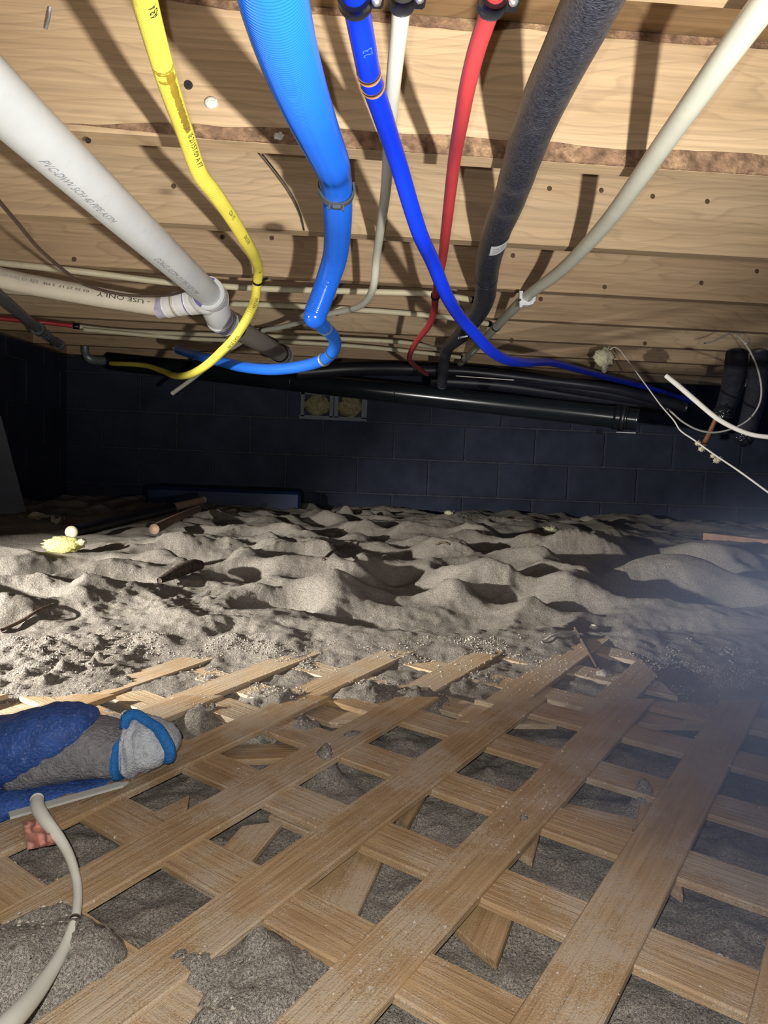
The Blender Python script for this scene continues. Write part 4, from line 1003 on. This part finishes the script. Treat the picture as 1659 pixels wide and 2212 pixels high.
# ------------------------------------------------------------------ debris on the sand
p0, p1 = ay(157, 1149, 2.2), ay(372, 1097, 2.85); p2 = ay(440, 1080, 3.05)
e = empty('old_pipe', p0 - np.array([0, 0, .02]), 'black old pipe with a cream end cap lying on the sand', 'pipe')
o, pp = tube('pipe', [p0, (p0 + p1) / 2, p1], [.020, .021, .020], 'blackcable', e, 18, wob=.05)
q = tube('brown_end', [p1 - (p1 - p0) * .03, p1 + (p2 - p1) * .5, p2], [.017, .016, .015], 'brownstick', e, 16)[0]; q['label'] = 'brown far end of the pipe'
lump('end_cap', p0 - (p1 - p0) / np.linalg.norm(p1 - p0) * .006, (.0195, .012, .0195), 'whitecap', e, .06, 1, 3)
a, b = ay(333, 1143, 2.3), ay(428, 1100, 2.85)
o, _ = tube('brown_stick', [a, (a + b) / 2 + np.array([0, 0, .003]), b], [.017, .014, .012], 'brownstick', None, 14); tag(o, 'short brown stick end poking out of the sand beside the old pipe', 'stick')
c = on_sand(140, 1192, .012); o = lump('insulation_scrap', c + np.array([-.004, 0, .004]), (.045, .024, .019), 'insul', None, .24, 1.5, 5, 4, .2); tag(o, 'bright yellow insulation scrap lying on the sand', 'insulation')
lump('pale_tip', c + np.array([.040, .0, .012]), (.011, .010, .008), 'insul_pale', o, .35, 2, 8)
a, b = on_sand(344, 1262, .006), on_sand(432, 1236, .014)
o, _ = tube('charred_stick', [a, a * .6 + b * .4 + np.array([0, 0, .004]), a * .2 + b * .8 + np.array([0, 0, .005]), b], [.006, .012, .013, .011], 'stick', None, 14, wob=.12, step=.006); tag(o, 'thick dark charred stick half sunk in the sand', 'stick')
def twig(pts, r, lbl, mat='twig'):
    o_, _ = tube('twig', [on_sand(u, v, l) for u, v, l in pts], r, mat, None, 8, step=.006, wob=.2); tag(o_, lbl, 'twig', 'twigs on the sand')
twig(((698, 1213, .004), (722, 1200, .012), (742, 1191, .012), (764, 1176, .012)), [.003, .0045, .004, .003], 'dark forked twig lying on a smooth dune')
twig(((0, 1370, .004), (45, 1352, .006), (80, 1330, .006), (115, 1312, .004)), [.003, .003, .0025, .002], 'thin bent twig by the lumpy sand at the side')
twig(((1242, 1362, .004), (1258, 1395, .006), (1275, 1425, .006), (1290, 1450, .004)), [.0028, .0028, .0025, .0025], 'straight thin twig pointing to the buried lattice')
twig(((1170, 1392, .003), (1195, 1380, .005), (1240, 1370, .004)), [.002, .002, .002], 'pale curved rootlet meeting the straight twig', 'dustywire')
twig(((940, 1180, .004), (955, 1178, .008), (970, 1180, .004)), [.003, .003, .002], 'short twig on the far dunes')
for (u, v, r_, m_, lb, sd) in ((745, 1152, .016, 'insul_pale', 'small pale insulation wisp among the far dunes', 3), (1190, 1152, .030, 'insul_pale', 'larger pale insulation wisp on the shaded sand', 7), (970, 1112, .020, 'insul_pale', 'faint insulation wisp near the far wall', 9)):
    o = tuft('insulation_wisp', on_sand(u, v, r_ * .4), (r_, r_ * .6, r_ * .5), m_, None, 40, sd, 1.6); tag(o, lb, 'insulation')
c = on_sand(1282, 1358, .003); o = lump('pebble', c, (.008, .006, .005), 'pebble', None, .2, 1.5, 2, 2); tag(o, 'pale yellowish pebble lying beside the straight twig', 'pebble')
c = on_sand(1305, 1464, .004); o = lump('pale_clod', c, (.014, .010, .006), 'grain', None, .35, 2, 6, 3, .8); tag(o, 'pale sand clod at the end of the straight twig', 'clod')
# dry leaves beside the old pipe
def leaf(u, v, sx, sy, ang, lbl, sd):
    c_ = on_sand(u, v, .012); V = []; Fc = []; ca, sa = math.cos(ang), math.sin(ang)
    for i in range(9):
        t_ = i / 8 * 2 - 1
        for k in range(5):
            w_ = (k / 4 * 2 - 1) * (1 - t_ * t_) ** .6
            x_, y_ = t_ * sx, w_ * sy
            z_ = .014 * float(perlin(np.array([t_ * 1.6 + sd]), np.array([w_ * 1.4]), sd)[0]) * 2 + .006 * abs(w_)
            for th_ in (0,): V.append(c_ + np.array([x_ * ca - y_ * sa, x_ * sa + y_ * ca, z_]))
    for i in range(8):
        for k in range(4): Fc.append((i * 5 + k, i * 5 + k + 1, i * 5 + 6 + k, i * 5 + 5 + k))
    n_ = len(V); V += [v_ - np.array([0, 0, .0012]) for v_ in V]; Fc += [tuple(n_ + q_ for q_ in f[::-1]) for f in Fc]
    o_ = mk('dry_leaf', V, Fc, 'leaf', None); tag(o_, lbl, 'leaf', 'dry leaves by the old pipe')
leaf(75, 1126, .055, .02, .1, 'long curled dry leaf lying behind the cream end cap', 3)
leaf(125, 1132, .030, .022, -.9, 'small folded dry leaf touching the black old pipe', 6)
# plank, panel, blue thing
a, b = ay(1535, 1154, 2.9), ay(1690, 1184, 2.7)
d = b - a; ang = math.atan2(d[1], d[0]); Rz_ = [[math.cos(ang), -math.sin(ang), 0], [math.sin(ang), math.cos(ang), 0], [0, 0, 1]]
o = box('plank', (a + b) / 2 + np.array([0, 0, -.004]), (np.linalg.norm(d) + .05, .03, .040), 'plank', None, Rz_, .002); tag(o, 'reddish wooden plank lying on the shaded sand', 'plank')
c = ay(490, 1080, 3.75); zb = sh(c[0], c[1]); top = ay(490, 1056, 3.75)[2]
o = box('blue_crate', (c[0], 3.78, (zb + top) / 2 - .01), (.78, .28, top - zb + .03), 'darkblue', None, None, .015); tag(o, 'dark blue low plastic slab at the foot of the far wall', 'slab')
q = [(0.22, 0.0), (0.44, 0.0), (0.37, 0.42), (0.22, 0.42)]
o = extrude('leaning_panel', [(x_ - .36, z_) for x_, z_ in q], (-1.36, 2.95, sh(-1.36, 2.95) - .02), (.75, .66, 0), (-.12, 0.10, .985), .012, 'panel'); tag(o, 'grey flat panel leaning on the side wall', 'panel')

# ------------------------------------------------------------------ work glove, cable and scraps on the lattice
GC = al(268, 1684)                 # under the cuff
SCL = float(GC[1]) / F * 1.01      # metres per picture pixel at that distance
gx = np.array([1.0, -0.05, 0.04]); gx /= np.linalg.norm(gx)
gz = np.array([0.0, 0.05, 0.998]); gyv = np.cross(gz, gx)
def G(u, v, dy=0.0): return GC + gx * (u - 268) * SCL + gz * (1684 - v) * SCL + gyv * dy
def loft(name, secs, mat, parent, seg=26, wr=0.0, seed=0, open_end=False):
    """secs: (u, v_top, v_bottom, depth_half, dy, lean)"""
    D_ = catmull(np.array([[s_[0], s_[1], s_[2], s_[3], s_[4]] for s_ in secs], float) * np.array([1, 1, 1, 1000, 1000]), 6)
    V = []; n = len(D_)
    for i, (u, vt, vb, dh, dy) in enumerate(D_):
        dh /= 1000; dy /= 1000; c_ = G(u, (vt + vb) / 2, dy); hh = abs(vb - vt) / 2 * SCL
        for k in range(seg):
            a_ = 2 * math.pi * k / seg
            sq = lambda t_: math.copysign(abs(t_) ** 0.85, t_)
            w_ = 1 + wr * float(perlin(np.array([i * .35 + seed]), np.array([k * .55]), seed)[0])
            V.append(c_ + gyv * dh * sq(math.cos(a_)) * w_ + gz * hh * sq(math.sin(a_)) * w_)
    Fc = [(i * seg + k, i * seg + (k + 1) % seg, (i + 1) * seg + (k + 1) % seg, (i + 1) * seg + k) for i in range(n - 1) for k in range(seg)]
    Fc.append(tuple(range(seg))[::-1])
    if not open_end: Fc.append(tuple((n - 1) * seg + k for k in range(seg)))
    return mk(name, V, Fc, mat, parent)
gl = empty('work_glove', GC, 'blue dipped work glove with grey knit cuff lying on the lattice', 'glove')
loft('palm', [(-230, 1590, 1700, .030, .0), (-120, 1562, 1705, .040, .0), (0, 1549, 1695, .044, .0), (60, 1530, 1672, .044, .0), (110, 1521, 1650, .042, .0), (160, 1523, 1620, .036, .0), (190, 1533, 1600, .026, .0), (203, 1552, 1575, .010, .0)], 'gloveblue', gl, 30, .06, 3)
o = loft('cuff', [(40, 1600, 1702, .036, .004), (90, 1580, 1694, .040, .004), (140, 1560, 1684, .040, .004), (200, 1554, 1674, .038, .004), (240, 1563, 1674, .036, .004), (268, 1571, 1676, .034, .004)], 'knit', gl, 30, .05, 5)
loft('cuff_edge', [(262, 1572, 1678, .0355, .004), (268, 1572, 1678, .036, .004), (274, 1576, 1676, .0355, .004)], 'hem', gl, 30, .03, 5)
loft('cuff_lining', [(272, 1552, 1676, .030, .006), (290, 1548, 1676, .032, .006), (320, 1557, 1662, .033, .006), (350, 1572, 1650, .030, .006), (372, 1592, 1632, .022, .006), (380, 1606, 1622, .010, .006)], 'knitwhite', gl, 30, .10, 8)
hp = [(274, 1562, -.012), (276, 1541, -.006), (290, 1540, .0), (318, 1553, -.004), (345, 1562, -.010), (365, 1580, -.016), (378, 1602, -.018), (376, 1622, -.016), (362, 1630, -.010)]
tube('hem', [G(u, v, d_) for u, v, d_ in hp], [.004, .0052, .0052, .005, .005, .0052, .0052, .005, .004], 'hem', gl, 12, step=.003)
loft('fingers', [(-230, 1705, 1775, .028, -.015), (-100, 1700, 1770, .032, -.015), (0, 1690, 1766, .034, -.015), (60, 1680, 1745, .034, -.014), (120, 1676, 1722, .032, -.012), (180, 1674, 1704, .028, -.008), (235, 1672, 1688, .020, -.004), (250, 1676, 1684, .008, .0)], 'gloveblue', gl, 26, .05, 12)
# flat pale strip and its cable
a, b = al(278, 1690, .010), al(20, 1762, .010)
d = b - a; ln = np.linalg.norm(d); d /= ln; nrm_ = np.cross(d, NRM)
e = empty('pale_strip', b, 'flat pale plastic strip lying against the glove', 'strip')
extrude('strip', [(0, .0), (-.004 + .010, -.0045), (ln, -.0050), (ln, .0050), (.010, .0045)], a, d, nrm_, .0022, 'greycream', e)
cq = [(80, 1727, .018), (82, 1745, .020), (98, 1772, .020), (125, 1806, .016), (148, 1845, .012), (163, 1890, .010), (168, 1925, .009), (162, 1985, .012), (140, 2045, .014), (112, 2095, .020), (75, 2148, .030), (25, 2205, .045), (-40, 2270, .060)]
rq = [.0055, .0055, .0050, .0042, .0036, .0031, .0031, .0032, .0036, .0042, .0050, .0056, .0060]
e = empty('cream_cable', al(168, 1925), 'cream curved cable arching over the lattice from the pale strip', 'cable')
o, pc = tube('cable', [al(u, v, f_) for u, v, f_ in cq], rq, 'cream', e, 18, step=.006)
ring_clip('tie_notch', pc, pc.near(al(160, 1990, .012)), .0005, .003, 'browncable', o)
def scrap():
    V = []; Fc = []; n = 9
    for i in range(n):
        for k in range(n):
            u = 48 + 70 * i / (n - 1) + 10 * k / (n - 1); v = 1775 + 58 * k / (n - 1) - 14 * i / (n - 1)
            z_ = .010 + .010 * float(perlin(np.array([i * .45]), np.array([k * .5]), 4)[0]) + .006 * math.sin(i * 1.3)
            V.append(al(u, v, z_))
    Fc = [(i * n + k, i * n + k + 1, (i + 1) * n + k + 1, (i + 1) * n + k) for i in range(n - 1) for k in range(n - 1)]
    m = len(V); V += [v - np.array([0, 0, .0012]) for v in V]; Fc += [tuple(m + q for q in f[::-1]) for f in Fc]
    o = mk('pink_scrap', V, Fc, 'pink'); tag(o, 'crumpled pink cloth scrap under the cream cable', 'scrap')
scrap()

# ------------------------------------------------------------------ bluish volume added to imitate lens glare over the panel
def haze():
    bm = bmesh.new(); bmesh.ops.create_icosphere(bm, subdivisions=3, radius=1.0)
    me = bpy.data.meshes.new('glare_haze'); bm.to_mesh(me); bm.free()
    o = bpy.data.objects.new('glare_haze', me); C.objects.link(o)
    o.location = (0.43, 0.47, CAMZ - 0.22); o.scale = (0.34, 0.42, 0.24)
    m = bpy.data.materials.new('glare_volume'); m.use_nodes = True; nt = m.node_tree; nt.nodes.clear()
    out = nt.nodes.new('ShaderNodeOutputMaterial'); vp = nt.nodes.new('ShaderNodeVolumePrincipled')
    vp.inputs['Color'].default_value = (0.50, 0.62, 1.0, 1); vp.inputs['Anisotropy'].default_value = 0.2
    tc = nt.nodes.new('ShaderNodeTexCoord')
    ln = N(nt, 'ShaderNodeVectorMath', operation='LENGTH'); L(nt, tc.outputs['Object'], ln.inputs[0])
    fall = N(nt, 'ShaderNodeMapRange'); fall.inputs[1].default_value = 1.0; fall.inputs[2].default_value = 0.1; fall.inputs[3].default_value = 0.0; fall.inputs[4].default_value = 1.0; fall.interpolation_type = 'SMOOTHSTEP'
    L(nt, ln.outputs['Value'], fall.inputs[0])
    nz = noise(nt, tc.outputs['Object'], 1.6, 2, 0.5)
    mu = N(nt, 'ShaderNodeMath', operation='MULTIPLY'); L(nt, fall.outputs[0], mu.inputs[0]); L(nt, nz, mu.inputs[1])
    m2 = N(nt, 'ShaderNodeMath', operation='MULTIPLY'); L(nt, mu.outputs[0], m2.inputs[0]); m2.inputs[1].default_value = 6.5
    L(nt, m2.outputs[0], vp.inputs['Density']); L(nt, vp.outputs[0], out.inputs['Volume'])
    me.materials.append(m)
    tag(o, 'bluish haze volume added as lens glare over the lattice panel', 'haze', kind='stuff')
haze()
